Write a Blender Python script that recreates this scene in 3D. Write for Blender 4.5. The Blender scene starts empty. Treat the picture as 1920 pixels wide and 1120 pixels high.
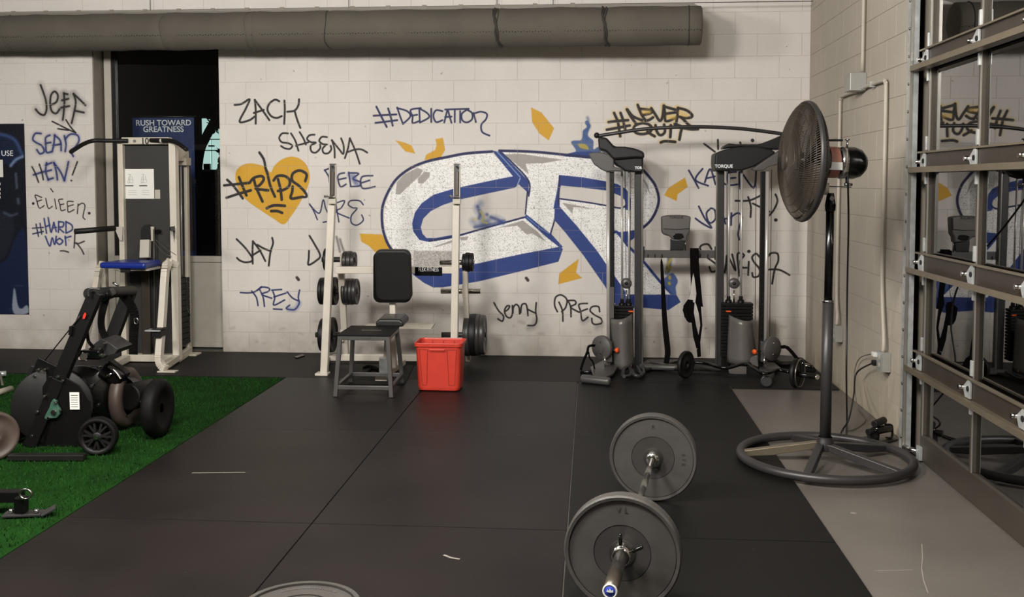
import bpy, math, random
import numpy as np
from mathutils import Vector, Matrix, Euler
random.seed(7); rng = np.random.default_rng(5)
R = math.radians; PI = math.pi
SC = bpy.context.scene; COL = SC.collection

# ------------------------------------------------------------------ camera, world, lights, exposure
CH = 1.65; FPX = 1880.0
cam = bpy.data.cameras.new('camera'); cam.lens = FPX/1920*36; cam.sensor_width = 36; cam.shift_y = -112/1920
cam.clip_end = 200
camo = bpy.data.objects.new('camera', cam); COL.objects.link(camo)
camo.location = (0, 0, CH); camo.rotation_euler = (R(90-3.17), 0, R(4.56)); SC.camera = camo
world = bpy.data.worlds.new('night'); SC.world = world; world.use_nodes = True
world.node_tree.nodes['Background'].inputs[0].default_value = (.010, .012, .016, 1)
world.node_tree.nodes['Background'].inputs[1].default_value = .25
SC.view_settings.view_transform = 'Standard'; SC.view_settings.look = 'None'
SC.view_settings.exposure = 0.0; SC.view_settings.gamma = 1; SC.view_settings.use_curve_mapping = False
CEIL = 4.6; LZ = 3.3
LAMPS = [(-1.9, 3.1, 620), (-.3, 2.6, 480), (-4.9, 3.0, 520), (-2.2, -1.2, 70)]
for x, y, p in LAMPS:
    l = bpy.data.lights.new('lamp_light', 'POINT'); l.shadow_soft_size = .35; l.energy = p; l.color = (1, .97, .925)
    o = bpy.data.objects.new('lamp_light', l); COL.objects.link(o); o.location = (x, y, LZ)

# ------------------------------------------------------------------ projection helpers: points of the place, measured along sight lines
M3 = camo.rotation_euler.to_matrix()
def ray(px, py): return M3 @ Vector(((px-960)/FPX, -(py-448)/FPX, -1))
def W(px, py, Y):
    r = ray(px, py); return r*(Y/r.y)+Vector((0, 0, CH))
def G(px, py, z=0.0):
    r = ray(px, py); return r*((z-CH)/r.z)+Vector((0, 0, CH))
def XP(px, py, X):
    r = ray(px, py); return r*(X/r.x)+Vector((0, 0, CH))
def zf(x0, y0, s): return lambda *p: [(x0+a/s, y0+b/s) for a, b in zip(p[::2], p[1::2])]

# ------------------------------------------------------------------ materials
def lin(c): return tuple(((v/255)/12.92 if v/255 <= .04045 else ((v/255+.055)/1.055)**2.4) for v in c)+(1,)
def mat(name, rgb, rough=.5, metal=0, var=.0, vscale=8, bump=0, bscale=60, spec=.5, coat=0, var2=None):
    m = bpy.data.materials.new(name); m.use_nodes = True; nt = m.node_tree; b = nt.nodes['Principled BSDF']
    b.inputs['Base Color'].default_value = lin(rgb); b.inputs['Roughness'].default_value = rough
    b.inputs['Metallic'].default_value = metal; b.inputs['Specular IOR Level'].default_value = spec
    b.inputs['Coat Weight'].default_value = coat
    geo = nt.nodes.new('ShaderNodeNewGeometry')
    if var:
        n = nt.nodes.new('ShaderNodeTexNoise'); n.inputs['Scale'].default_value = vscale; n.inputs['Detail'].default_value = 6
        nt.links.new(geo.outputs['Position'], n.inputs['Vector'])
        r = nt.nodes.new('ShaderNodeMapRange'); r.inputs[1].default_value = .3; r.inputs[2].default_value = .7
        nt.links.new(n.outputs['Fac'], r.inputs[0])
        mx = nt.nodes.new('ShaderNodeMix'); mx.data_type = 'RGBA'; nt.links.new(r.outputs[0], mx.inputs[0])
        c = lin(rgb); d = lin(var2) if var2 else tuple(v*(1-var) for v in c[:3])+(1,)
        mx.inputs[6].default_value = d; mx.inputs[7].default_value = tuple(min(1, v*(1+var*.6)) for v in c[:3])+(1,)
        nt.links.new(mx.outputs[2], b.inputs['Base Color'])
    if bump:
        n = nt.nodes.new('ShaderNodeTexNoise'); n.inputs['Scale'].default_value = bscale; n.inputs['Detail'].default_value = 4
        nt.links.new(geo.outputs['Position'], n.inputs['Vector'])
        bp = nt.nodes.new('ShaderNodeBump'); bp.inputs['Strength'].default_value = bump; bp.inputs['Distance'].default_value = .01
        nt.links.new(n.outputs['Fac'], bp.inputs['Height']); nt.links.new(bp.outputs[0], b.inputs['Normal'])
    return m
def emat(name, rgb, s):
    m = mat(name, rgb); b = m.node_tree.nodes['Principled BSDF']
    b.inputs['Emission Color'].default_value = lin(rgb); b.inputs['Emission Strength'].default_value = s; return m
def glassmat(name, tint, k):
    m = bpy.data.materials.new(name); m.use_nodes = True; nt = m.node_tree; nt.nodes.clear()
    o = nt.nodes.new('ShaderNodeOutputMaterial'); mix = nt.nodes.new('ShaderNodeMixShader')
    t = nt.nodes.new('ShaderNodeBsdfTransparent'); t.inputs[0].default_value = tint
    g = nt.nodes.new('ShaderNodeBsdfGlossy'); g.inputs['Roughness'].default_value = .012; g.inputs[0].default_value = (.95, .95, .95, 1)
    fr = nt.nodes.new('ShaderNodeFresnel'); fr.inputs[0].default_value = 1.52
    mu = nt.nodes.new('ShaderNodeMath'); mu.operation = 'MULTIPLY'; mu.inputs[1].default_value = k; mu.use_clamp = True
    nt.links.new(fr.outputs[0], mu.inputs[0]); nt.links.new(mu.outputs[0], mix.inputs[0])
    nt.links.new(t.outputs[0], mix.inputs[1]); nt.links.new(g.outputs[0], mix.inputs[2]); nt.links.new(mix.outputs[0], o.inputs[0])
    return m
M = dict(
 black=mat('black powder coat', (9, 8, 8), .42, var=.25, bump=.05, spec=.3), satin=mat('satin black plastic', (20, 19, 18), .5, var=.15, spec=.35),
 gloss=mat('gloss black', (7, 7, 7), .22), rubber=mat('black rubber', (16, 15, 14), .6, var=.3, vscale=20, bump=.1, bscale=120, spec=.15),
 bumper=mat('rubber bumper plate', (68, 65, 62), .42, var=.18, vscale=9, bump=.05, bscale=150), bumper2=mat('bumper plate inner disc', (56, 54, 52), .36, var=.1),
 groove=mat('groove shadow rubber', (10, 10, 10), .8),
 white=mat('white powder coat', (206, 198, 184), .35, var=.06), cream=mat('off white powder coat', (196, 188, 172), .38, var=.08),
 chrome=mat('chrome', (215, 212, 208), .16, 1), rail=mat('polished rail', (206, 202, 196), .3, .45), steel=mat('brushed steel', (150, 147, 142), .3, 1, var=.15), galv=mat('galvanised steel', (188, 190, 188), .36, .45, var=.25, vscale=18),
 grey=mat('grey painted steel', (86, 84, 82), .36, .25, var=.1), dgrey=mat('dark grey painted steel', (52, 50, 50), .4, .2), silver=mat('silver grey shroud plastic', (104, 100, 96), .3, .12, var=.06),
 wing=mat('mid grey plastic', (80, 76, 74), .5), hood=mat('dark grey moulded plastic', (22, 21, 20), .5, spec=.35), panel=mat('dark grey backboard', (40, 37, 35), .6, var=.1),
 blue=mat('blue vinyl', (24, 44, 128), .35, bump=.05, bscale=40), blackvinyl=mat('black vinyl', (30, 28, 27), .42, bump=.04, bscale=90),
 red=mat('red plastic', (196, 58, 42), .45, var=.07, vscale=10), orange=mat('orange plastic', (235, 92, 32), .45), redtag=mat('red paint', (200, 45, 30), .5),
 paper=mat('paper', (225, 223, 216), .7), ink=mat('printed ink', (60, 60, 62), .7), whiteink=mat('white lettering', (238, 238, 240), .6),
 duct=mat('grey duct fabric', (90, 84, 75), .85, var=.12, vscale=3, bump=.15, bscale=40), ductseam=mat('dark seam thread', (52, 47, 43), .8),
 frame=mat('light grey frame', (178, 172, 160), .5, var=.05), jamb=mat('grey brown jamb', (126, 118, 108), .6, var=.1), darkframe=mat('dark anodised frame', (34, 34, 34), .35, .5),
 bronze=mat('clear anodised aluminium', (86, 79, 70), .36, .55, var=.12, vscale=5), lip=mat('pale aluminium lip highlight', (132, 121, 103), .36, .6, var=.1), bronzed=mat('brown grey aluminium strut', (72, 64, 57), .4, .5, var=.12, vscale=5), alum=mat('bright aluminium edge', (190, 186, 178), .3, .8),
 glass=glassmat('window glass', (.92, .94, .94, 1), 1.3), glass2=glassmat('door glass', (.55, .57, .57, 1), 2.3),
 turf=mat('green turf', (17, 52, 9), .9, var=.35, vscale=5, bump=.6, bscale=300, spec=.1), turfblade=mat('turf fibre', (21, 64, 12), .8, var=.3, vscale=30, spec=.2),
 mat1=mat('worn rubber mat with sheen patches', (25, 20, 19), .46, var=.4, vscale=1.4, bump=.08, bscale=220, spec=.2), mat2=mat('newer rubber mat', (16, 15, 13), .5, var=.15, vscale=2.2, bump=.08, bscale=220, spec=.2),  # brown noise patches of the worn mat paint in its lit sheen
 mat3=mat('dark rolled rubber', (22, 20, 19), .6, var=.2, vscale=3, bump=.08, bscale=220, spec=.25), scuff=mat('pale scuff', (132, 126, 117), .7),
 concrete=mat('sealed grey concrete', (100, 94, 88), .36, var=.12, vscale=2.5, bump=.05, bscale=30), ceiling=mat('ceiling', (90, 88, 86), .8),
 plainwall=mat('plain painted wall', (70, 68, 66), .8), conduit=mat('painted conduit', (178, 170, 156), .5, var=.06), box=mat('galvanised box', (166, 164, 158), .45, .4, var=.1),
 green=mat('green cast iron', (52, 84, 70), .5), wood=mat('bark', (30, 24, 18), .9), leaf=mat('leaf', (24, 34, 20), .8), brownrim=mat('worn rubber rim', (74, 62, 56), .5, var=.2),
 guard=mat('fan guard wire', (56, 49, 41), .45, .3), blade=mat('fan blade', (78, 70, 62), .5, .3), plasticclear=mat('crumpled clear plastic', (216, 208, 206), .3), cap=mat('blue cap', (40, 62, 170), .4),
 asphalt=mat('asphalt', (40, 40, 40), .9, var=.2), facade=mat('facade', (38, 40, 40), .8), lit=emat('lit room', (196, 232, 222), .95), lamp=emat('white lamp', (255, 246, 226), 4), orangeband=mat('faded red label', (158, 104, 86), .45),
 tube=emat('lamp diffuser', (255, 240, 220), 3), cord=mat('black cord', (24, 23, 23), .5), gcord=mat('grey cord', (92, 88, 82), .5))

def flecks(m, rgb, scale, lo):
    nt = m.node_tree; b = nt.nodes['Principled BSDF']; src = b.inputs['Base Color'].links[0].from_socket
    geo = nt.nodes.new('ShaderNodeNewGeometry'); n = nt.nodes.new('ShaderNodeTexNoise'); n.inputs['Scale'].default_value = scale; n.inputs['Detail'].default_value = 3
    nt.links.new(geo.outputs['Position'], n.inputs['Vector']); r = nt.nodes.new('ShaderNodeMapRange'); r.inputs[1].default_value = lo; r.inputs[2].default_value = lo+.03
    nt.links.new(n.outputs['Fac'], r.inputs[0]); mx = nt.nodes.new('ShaderNodeMix'); mx.data_type = 'RGBA'; nt.links.new(r.outputs[0], mx.inputs[0])
    nt.links.new(src, mx.inputs[6]); mx.inputs[7].default_value = lin(rgb); nt.links.new(mx.outputs[2], b.inputs['Base Color'])
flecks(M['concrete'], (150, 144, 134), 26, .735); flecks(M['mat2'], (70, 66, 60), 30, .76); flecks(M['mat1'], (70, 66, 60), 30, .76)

# ------------------------------------------------------------------ mesh builder
def label(o, lab=None, cat=None, group=None, kind=None):
    if lab: o['label'] = lab
    if cat: o['category'] = cat
    if group: o['group'] = group
    if kind: o['kind'] = kind
    return o
def thing(name, lab, cat, loc=(0, 0, 0), rz=0, group=None):
    o = bpy.data.objects.new(name, None); o.empty_display_size = .1; COL.objects.link(o)
    o.location = loc; o.rotation_euler = (0, 0, rz); return label(o, lab, cat, group)
def root_of(p):
    while p.parent: p = p.parent
    return p
def link(name, me, parent=None, loc=None):
    o = bpy.data.objects.new(name, me); COL.objects.link(o)
    if parent: o.parent = parent
    if loc is not None: o.location = loc
    return o
class MB:
    def __init__(s): s.v = []; s.f = []; s.sm = []
    def add(s, vs, fs, smooth=False):
        n = len(s.v); s.v += [Vector(v) for v in vs]; s.f += [tuple(i+n for i in f) for f in fs]; s.sm += [smooth]*len(fs); return s
    def box(s, c, d, rot=None):
        c = Vector(c); x, y, z = d[0]/2, d[1]/2, d[2]/2
        vs = [Vector(p) for p in ((-x,-y,-z),(x,-y,-z),(x,y,-z),(-x,y,-z),(-x,-y,z),(x,-y,z),(x,y,z),(-x,y,z))]
        if rot is not None: vs = [rot @ v for v in vs]
        return s.add([v+c for v in vs], [(0,3,2,1),(4,5,6,7),(0,1,5,4),(1,2,6,5),(2,3,7,6),(3,0,4,7)])
    def bb(s, a, b):
        a, b = Vector(a), Vector(b); return s.box((a+b)/2, (abs(b.x-a.x), abs(b.y-a.y), abs(b.z-a.z)))
    def bar(s, a, b, w, h, up=(0, 0, 1)):     # square bar a->b, w across, h along 'up'
        a, b = Vector(a), Vector(b); d = b-a; L = d.length; d.normalize(); up = Vector(up)
        side = d.cross(up)
        if side.length < 1e-4: side = d.cross(Vector((0, 1, 0)))
        side.normalize(); u = side.cross(d).normalized()
        m = Matrix((side, d, u)).transposed()
        return s.box((a+b)/2, (w, L, h), m)
    def tube(s, pts, r, n=10, cap=True, closed=False, flat=None):
        pts = [Vector(p) for p in pts]; N = len(pts); vs = []; fs = []; prev = None
        for i, p in enumerate(pts):
            if closed: t = pts[(i+1) % N]-pts[i-1]
            else: t = pts[min(i+1, N-1)]-pts[max(i-1, 0)]
            t.normalize()
            if prev is None:
                a = Vector((0, 0, 1)) if abs(t.z) < .9 else Vector((1, 0, 0)); u = t.cross(a).normalized()
            else: u = (prev-t*prev.dot(t)).normalized()
            prev = u; w = t.cross(u); rr = r[i] if isinstance(r, (list, tuple)) else r
            for k in range(n):
                an = 2*PI*k/n+PI/n; f2 = flat if flat else 1
                vs.append(p+u*math.cos(an)*rr+w*math.sin(an)*rr*f2)
        M_ = N if closed else N-1
        for i in range(M_):
            for k in range(n):
                a = i*n+k; b = i*n+(k+1) % n; c = ((i+1) % N)*n+(k+1) % n; d = ((i+1) % N)*n+k; fs.append((a, b, c, d))
        s.add(vs, fs, n > 5)
        if cap and not closed:
            n0 = len(s.v)-len(vs); s.f.append(tuple(n0+k for k in reversed(range(n)))); s.f.append(tuple(n0+(N-1)*n+k for k in range(n))); s.sm += [False, False]
        return s
    def cyl(s, a, b, r, n=16, r2=None): return s.tube([a, b], [r, r if r2 is None else r2], n)
    def lathe(s, prof, c=(0, 0, 0), axis=(0, 0, 1), n=32, smooth=True):   # prof: (radius, height) open profile
        ax = Vector(axis).normalized(); a = Vector((0, 0, 1)) if abs(ax.z) < .9 else Vector((1, 0, 0))
        u = ax.cross(a).normalized(); w = ax.cross(u); c = Vector(c); vs = []; fs = []
        for r, h in prof:
            for k in range(n):
                an = 2*PI*k/n; vs.append(c+ax*h+(u*math.cos(an)+w*math.sin(an))*max(r, 1e-5))
        for i in range(len(prof)-1):
            for k in range(n): fs.append((i*n+k, i*n+(k+1) % n, (i+1)*n+(k+1) % n, (i+1)*n+k))
        return s.add(vs, fs, smooth)
    def prism(s, poly, vec):                  # polygon of 3-D points swept along vec
        poly = [Vector(p) for p in poly]; n = len(poly); vec = Vector(vec)
        return s.add(poly+[p+vec for p in poly], [tuple(range(n)), tuple(n+k for k in reversed(range(n)))]+[(k, n+k, n+(k+1) % n, (k+1) % n) for k in range(n)])
    def ball(s, c, r, n=12, sc=(1, 1, 1)):
        pr = [(math.sin(PI*i/8)*r, -math.cos(PI*i/8)*r) for i in range(9)]
        k0 = len(s.v); s.lathe(pr, (0, 0, 0), n=n)
        for i in range(k0, len(s.v)): v = s.v[i]; s.v[i] = Vector((v.x*sc[0], v.y*sc[1], v.z*sc[2]))+Vector(c)
        return s
    def mesh(s, name, m, inv=None):
        me = bpy.data.meshes.new(name)
        me.from_pydata([tuple(inv @ v) if inv else tuple(v) for v in s.v], [], s.f)
        me.polygons.foreach_set('use_smooth', s.sm)
        me.materials.append(m); me.validate(); 
        import bmesh
        bm = bmesh.new(); bm.from_mesh(me); bmesh.ops.recalc_face_normals(bm, faces=bm.faces[:]); bm.to_mesh(me); bm.free()
        return me
    def build(s, name, m, parent=None, bevel=0, world=True, lab=None, kind=None, seg=2, autos=False):
        inv = None
        if parent and world:
            r = root_of(parent); inv = (Matrix.Translation(r.location) @ r.rotation_euler.to_matrix().to_4x4()).inverted()
        o = link(name, s.mesh(name, m, inv), parent)
        if bevel:
            b = o.modifiers.new('bevel', 'BEVEL'); b.width = bevel; b.segments = seg; b.limit_method = 'ANGLE'; b.angle_limit = R(40)
        return label(o, lab, kind=kind)
def text(body, size, m, parent, pos, rot, ext=.0006, name='lettering', ax='CENTER', sx=1.0, bold=0):
    c = bpy.data.curves.new('t', 'FONT'); c.body = body; c.size = size; c.extrude = ext; c.align_x = ax; c.align_y = 'CENTER'; c.space_line = .85; c.offset = bold
    o = bpy.data.objects.new('t', c); COL.objects.link(o)
    me = bpy.data.meshes.new_from_object(o.evaluated_get(bpy.context.evaluated_depsgraph_get())); bpy.data.objects.remove(o)
    mt = Matrix.Translation(pos) @ Euler(rot).to_matrix().to_4x4() @ Matrix.Diagonal((sx, 1, 1, 1))
    if parent:
        r = root_of(parent); mt = (Matrix.Translation(r.location) @ r.rotation_euler.to_matrix().to_4x4()).inverted() @ mt
    me.transform(mt); me.materials.clear(); me.materials.append(m)
    return link(name, me, parent)
def catmull(pts, k=8, closed=False):
    P = [np.array(p, float) for p in pts]; n = len(P)
    if n < 3: return [tuple(p) for p in P]
    out = []
    for i in range(n if closed else n-1):
        p0 = P[i-1] if (i or closed) else P[0]; p1 = P[i]; p2 = P[(i+1) % n]; p3 = P[(i+2) % n] if (closed or i+2 < n) else P[-1]
        for t in np.arange(k)/k:
            out.append(tuple(.5*((2*p1)+(-p0+p2)*t+(2*p0-5*p1+4*p2-p3)*t*t+(-p0+3*p1-3*p2+p3)*t**3)))
    if not closed: out.append(tuple(P[-1]))
    return out
def smooth3(pts, k=6, closed=False): return [Vector(p) for p in catmull([tuple(p) for p in pts], k, closed)]
def dup(root, loc, rz=None, lab=None, group=None):
    r = root.copy(); COL.objects.link(r); r.location = loc
    if rz is not None: r.rotation_euler = (0, 0, rz)
    if lab: r['label'] = lab
    if group: r['group'] = group
    for ch in root.children:
        c = ch.copy(); COL.objects.link(c); c.parent = r
        for g in ch.children:
            d = g.copy(); COL.objects.link(d); d.parent = c
    return r

# ------------------------------------------------------------------ painter: spray paint print in wall coordinates, made from strokes
class Paint:
    def __init__(s, x0, x1, z0, z1, res, proj):
        s.x0, s.z0, s.res, s.proj = x0, z0, res, proj; s.w = int((x1-x0)/res); s.h = int((z1-z0)/res)
        s.rgb = np.zeros((s.h, s.w, 3), np.float32); s.a = np.zeros((s.h, s.w), np.float32)
    def uv(s, pts):
        o = []
        for p in pts:
            q = s.proj(*p); o.append(((q[0]-s.x0)/s.res, (q[1]-s.z0)/s.res))
        return np.array(o)
    def put(s, ys, xs, m, col):
        a0 = s.a[ys, xs]; na = m+a0*(1-m); c = np.array(col, np.float32)/255 if not isinstance(col, np.ndarray) else col
        k = (m/np.maximum(na, 1e-4))[..., None]; s.rgb[ys, xs] = s.rgb[ys, xs]*(1-k)+c*k; s.a[ys, xs] = na
    def box(s, q, pad):
        x0 = max(0, int(q[:, 0].min()-pad)); x1 = min(s.w, int(q[:, 0].max()+pad)+2); y0 = max(0, int(q[:, 1].min()-pad)); y1 = min(s.h, int(q[:, 1].max()+pad)+2)
        return slice(y0, y1), slice(x0, x1), np.mgrid[y0:y1, x0:x1].astype(np.float32)
    def stroke(s, pts, col, w=5, soft=1.2, al=1, curve=True):
        q = s.uv(catmull(pts, 6) if curve and len(pts) > 2 else pts); k = .005/s.res; hw = w*k/2; sf = soft*k
        ys, xs, g = s.box(q, hw+sf+2)
        if ys.stop <= ys.start or xs.stop <= xs.start: return
        d = np.full(g[0].shape, 1e9, np.float32)
        for a, b in zip(q[:-1], q[1:]):
            ab = b-a; L = max(float(ab@ab), 1e-6); t = np.clip(((g[1]-a[0])*ab[0]+(g[0]-a[1])*ab[1])/L, 0, 1)
            d = np.minimum(d, (g[1]-a[0]-t*ab[0])**2+(g[0]-a[1]-t*ab[1])**2)
        d = np.sqrt(d); s.put(ys, xs, np.clip((hw+sf/2-d)/max(sf, .5), 0, 1)*al, col)
    def poly(s, pts, col, curve=False, blur=1, al=1, erase=False, speck=0):
        q = s.uv(catmull(pts, 5, True) if curve else pts); ys, xs, g = s.box(q, blur+2)
        ins = np.zeros(g[0].shape, bool)
        for a, b in zip(q, np.roll(q, -1, 0)):
            if a[1] == b[1]: continue
            c = ((a[1] > g[0]) != (b[1] > g[0])) & (g[1] < (b[0]-a[0])*(g[0]-a[1])/(b[1]-a[1])+a[0]); ins ^= c
        m = ins.astype(np.float32)
        for _ in range(blur):
            m = (m+np.roll(m, 1, 0)+np.roll(m, -1, 0)+np.roll(m, 1, 1)+np.roll(m, -1, 1))/5
        m *= al
        if erase: s.a[ys, xs] *= 1-m; return
        if speck:
            n = rng.random(m.shape).astype(np.float32); n = (n+np.roll(n, 1, 1)+np.roll(n, 2, 1)+np.roll(n, 1, 0))/4
            k = np.clip((n-(.62-speck))*14, 0, 1)[..., None]
            c = np.array(col, np.float32)/255*(1-k)+np.array((128, 120, 118), np.float32)/255*k; s.put(ys, xs, m, c)
        else: s.put(ys, xs, m, col)
    def image(s, name):
        im = bpy.data.images.new(name, s.w, s.h, alpha=True); px = np.dstack([s.rgb, s.a]).astype(np.float32)
        im.alpha_mode = 'CHANNEL_PACKED'; im.pixels.foreach_set(px.ravel()); im.update(); im.pack(); return im
D = 9.46
def wproj(px, py):
    v = W(px, py, D); return v.x, v.z
P = Paint(-5.9, 2.0, 0.0, 3.2, .0026, wproj)
BLK = (26, 19, 17); BLU = (32, 58, 128); NVY = (20, 28, 80); GLD = (212, 160, 34); WHT = (252, 250, 247); GRY = (158, 152, 147)
def S(f, col, w, *strokes, soft=1.2, al=1):
    for st in strokes: P.stroke(f(*st), col, w, soft, al)
A = zf(40, 140, 3.293)
for w, sf, al in ((12, 10, .35), (4.2, 2.2, 1)):
    S(A, BLK, w, (118,65,135,110,150,160,155,215,140,250,110,240,88,215), (178,190,215,170,225,130,205,105,182,130,178,190,190,230,215,240,235,215),
      (262,115,265,170,262,225,255,280), (250,160,290,150), (245,205,295,195), (262,118,285,122), (322,120,335,170,325,235,310,300), (322,120,360,155,395,190), (335,225,385,235), soft=sf, al=al)
S(A, BLK, 3.2, (190,290,240,315,290,340,335,360), (225,335,290,345), (275,280,300,320,335,360))
for w, sf, al in ((9, 6, .25), (4, 1.6, .95)):
    S(A, (30,48,110), w, (120,365,85,365,70,400,90,420,125,440,140,475,115,490,95,465), (175,375,150,390,150,430,155,480,185,478), (150,425,180,420), (205,375,200,430,190,475), (205,375,240,410,245,470), (195,440,240,430),
      (265,380,275,430,270,475), (270,400,300,370,345,375,355,410,330,450,305,470,320,505), (75,620,140,600), (155,545,150,600,165,650), (150,560,185,545), (150,600,185,590), (165,650,195,640), (200,545,215,600,222,650), (200,545,240,600,265,655), (265,655,280,590,290,540), soft=sf, al=al)
S(A, BLK, 3.5, (65,570,85,610,105,665), (110,555,125,600,135,650), (345,540,330,580,315,620), (307,655,309,656), soft=2)
S(A, BLK, 2.4, (125,760,85,745,95,780,110,825,140,810), (95,785,125,775), (150,765,165,825,190,815), (205,770,215,830), (180,705,195,725), (255,770,230,775,238,805,245,840,270,835), (238,805,262,800), (320,785,285,785,285,815,290,850,325,835), (285,815,320,805), (350,800,345,860), (350,810,375,795,392,810,385,850,380,880,392,895))
S(A, BLK, 5.5, (72,797,73,797), (418,857,419,857))
S(A, (24,32,80), 3, (90,925,105,1000), (115,920,125,985), (68,950,135,945), (70,985,135,970), soft=1.6)
S(A, (30,50,118), 3.4, (140,890,155,980), (165,885,180,970), (150,940,175,930), (200,915,185,975), (200,915,215,970), (190,950,215,945), (230,910,228,975), (230,910,260,915,255,940,230,945,260,975), (275,910,275,975), (275,910,310,930,312,960,275,980),
  (148,1000,175,1060,190,1010,205,1050,215,1000), (235,1012,215,1030,235,1050,255,1030,235,1012), (270,1000,275,1055), (270,1010,305,1000), soft=2)
S(A, BLK, 3, (330,975,328,1030,325,1070), (388,1030,350,1045,328,1040), (340,1040,370,1080,385,1110), (240,1090,265,1090,290,1098), soft=1.8)
B = zf(420, 160, 4.307)
P.poly(B(90,740,100,690,140,650,200,632,270,640,330,660,375,705,400,660,450,610,520,580,590,585,650,625,685,690,690,770,660,860,600,970,540,1060,480,1125,400,1080,300,1015,200,945,130,870,100,800), GLD, True)
S(B, BLK, 4.2, (85,160,140,152,205,115,175,190,125,295,200,285,245,255), (248,120,255,200,255,312), (248,120,300,190,365,282), (240,225,320,200), (445,130,410,118,365,150,350,200,380,250,425,265,465,250), (487,125,490,200,485,315), (605,115,600,160,570,205,510,215), (570,210,590,280,615,345))
S(B, BLK, 3.8, (515,390,470,390,445,425,465,460,520,470,550,490,530,515,490,510,460,492), (540,390,575,450,600,530), (610,380,640,430,660,480), (580,490,680,462), (730,400,690,405,670,435,700,460,740,465,700,490,705,535,740,545,775,510,775,480), (830,420,790,418,768,450,795,475,830,480), (820,485,795,515,805,548,840,550,865,520,860,490), (870,445,890,510,893,585), (870,445,930,520,962,555,965,490,945,430), (1015,430,1000,510,975,590), (1015,430,1060,530,1095,635), (1000,540,1060,520,1110,520,1155,545))
S(B, BLK, 5.2, (25,765,80,820,150,915), (120,745,150,820,180,890), (0,810,100,800,200,790), (20,910,110,880,215,850), (240,760,260,830,310,940), (205,790,240,750,300,735,320,760,295,800,255,835,310,845,355,850), (355,740,375,820,410,900), (285,545,320,600,335,670,352,722), (435,760,455,840,465,925), (400,770,430,735,490,735,530,770,520,820,470,850,435,855), (655,775,665,720,610,690,555,715,550,770,600,810,650,860,665,900,620,905,540,915,550,860,553,820), (345,995,400,972,490,975), (380,1018,430,1018,468,1032))
C_ = zf(560, 290, 3.394)
S(C_, NVY, 3.4, (165,100,190,140,195,175), (165,100,205,85), (290,118,258,125,248,150,265,205,300,190), (255,160,300,150), (318,115,330,200), (318,118,380,122,345,155,390,175,385,200,330,205), (470,135,400,145,405,215,485,205), (402,180,450,165), soft=1.8)
S(C_, (36,60,130), 9, (350,130,360,180), (320,130,375,190), soft=5, al=.5)
S(C_, NVY, 2.8, (68,315,95,360,118,415), (70,320,130,375,155,290,170,340,190,385), (235,310,255,430), (235,310,290,295,270,340,235,365,320,405), (410,320,385,295,330,295,315,320,345,340,370,345,335,390,335,435,370,450,410,420,400,385), (155,432,195,425))
S(C_, BLK, 4, (262,540,272,575,285,612), (240,525,262,620), soft=4, al=.8)
E_ = zf(400, 420, 6.223)
S(E_, BLK, 4, (1120,140,1180,240,1245,370,1200,430,1110,480,1112,400,1115,315), (270,180,360,270,430,360,455,410,440,440,370,450,310,430,275,400), (460,205,455,330,458,465), (460,205,540,310,605,435), (460,365,550,310), (510,245,590,290,670,320), (685,165,695,230,665,330,645,490))
S(E_, (28,40,96), 3.2, (315,803,400,808,480,795,560,735), (445,785,500,860,520,955), (540,770,580,860,595,965), (510,780,570,740,650,755,640,790,565,825,680,870), (680,775,795,768), (690,780,715,860,705,950,830,890), (705,855,845,810), (860,795,920,865,990,900), (1005,775,990,860,1000,930,950,1000,880,1000,850,985,890,950), (700,995,800,1000))
S(E_, (60,84,150), 9, (1000,930,950,1000,880,1000), soft=6, al=.5)
F = zf(680, 180, 2.947)
S(F, NVY, 4, (75,60,105,120,132,172), (140,70,155,120,165,165), (60,110,185,103), (70,150,190,135))
S(F, NVY, 3.6, (190,65,205,110,222,155), (190,68,245,85,262,115,222,155), (320,68,265,78,275,115,275,150,310,140), (270,110,300,105), (312,70,315,145), (312,70,355,95,365,120,315,148), (378,72,378,145), (440,85,405,80,390,110,405,145,440,135), (467,78,450,148), (470,78,490,150), (455,118,490,115), (455,76,585,72), (508,80,508,145), (538,85,538,148), (575,77,547,100,550,135,575,147,603,130,603,95,575,77), (612,95,625,145), (612,100,650,88,685,100,680,130,655,160,660,200,700,220))
for g_ in (F(180,245,235,260,270,275,290,320,235,308), F(400,240,443,232,455,300,430,340,340,357,350,325,400,300,408,270), zf(400,160,2.435)(668,678,770,682,790,720,815,752,740,765,710,735,675,715),
           zf(960,180,2.545)(90,55,140,80,200,155,175,213,130,180,95,125), zf(960,180,2.545)(225,848,318,778,305,845,335,870,220,900), zf(960,180,2.545)(725,475,745,440,825,390,838,435,790,470,785,503)):
    P.poly(g_, GLD)
# the big letters
F4 = zf(700, 260, 4.0); G5 = zf(1000, 260, 5.09); J = zf(900, 460, 4.8); K = zf(1060, 220, 9.333)
S(K, (40,84,140), 5, (385,10,400,60,375,100,420,150,390,220,330,260,340,330,380,400), soft=5, al=.75)
P.poly(K(100,450,140,410,270,400,300,300,310,230,370,170,340,90,390,60,440,150,410,230,400,330,490,420,490,560,570,520,600,560,600,640,380,700,0,712,0,650,180,600), (40,80,140), True, 3, .92)
P.poly(K(0,650,160,610,400,600,700,620,700,720,0,715), BLU)
P.poly(K(220,465,350,475,410,560,330,560,250,530), (196,168,60), True, 4, .85)
P.poly(F4(890,108,700,122,560,148,410,183,290,233,190,310,125,400,85,505,78,600,90,700,120,785,160,850,230,930,300,1000,640,945,800,940,900,915,1100,872,1405,815,1130,590,850,665,650,715,500,750,420,770,370,765,320,720,300,640,310,560,360,490,450,425,600,380,850,325,1060,285), WHT, speck=-.03)
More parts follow.
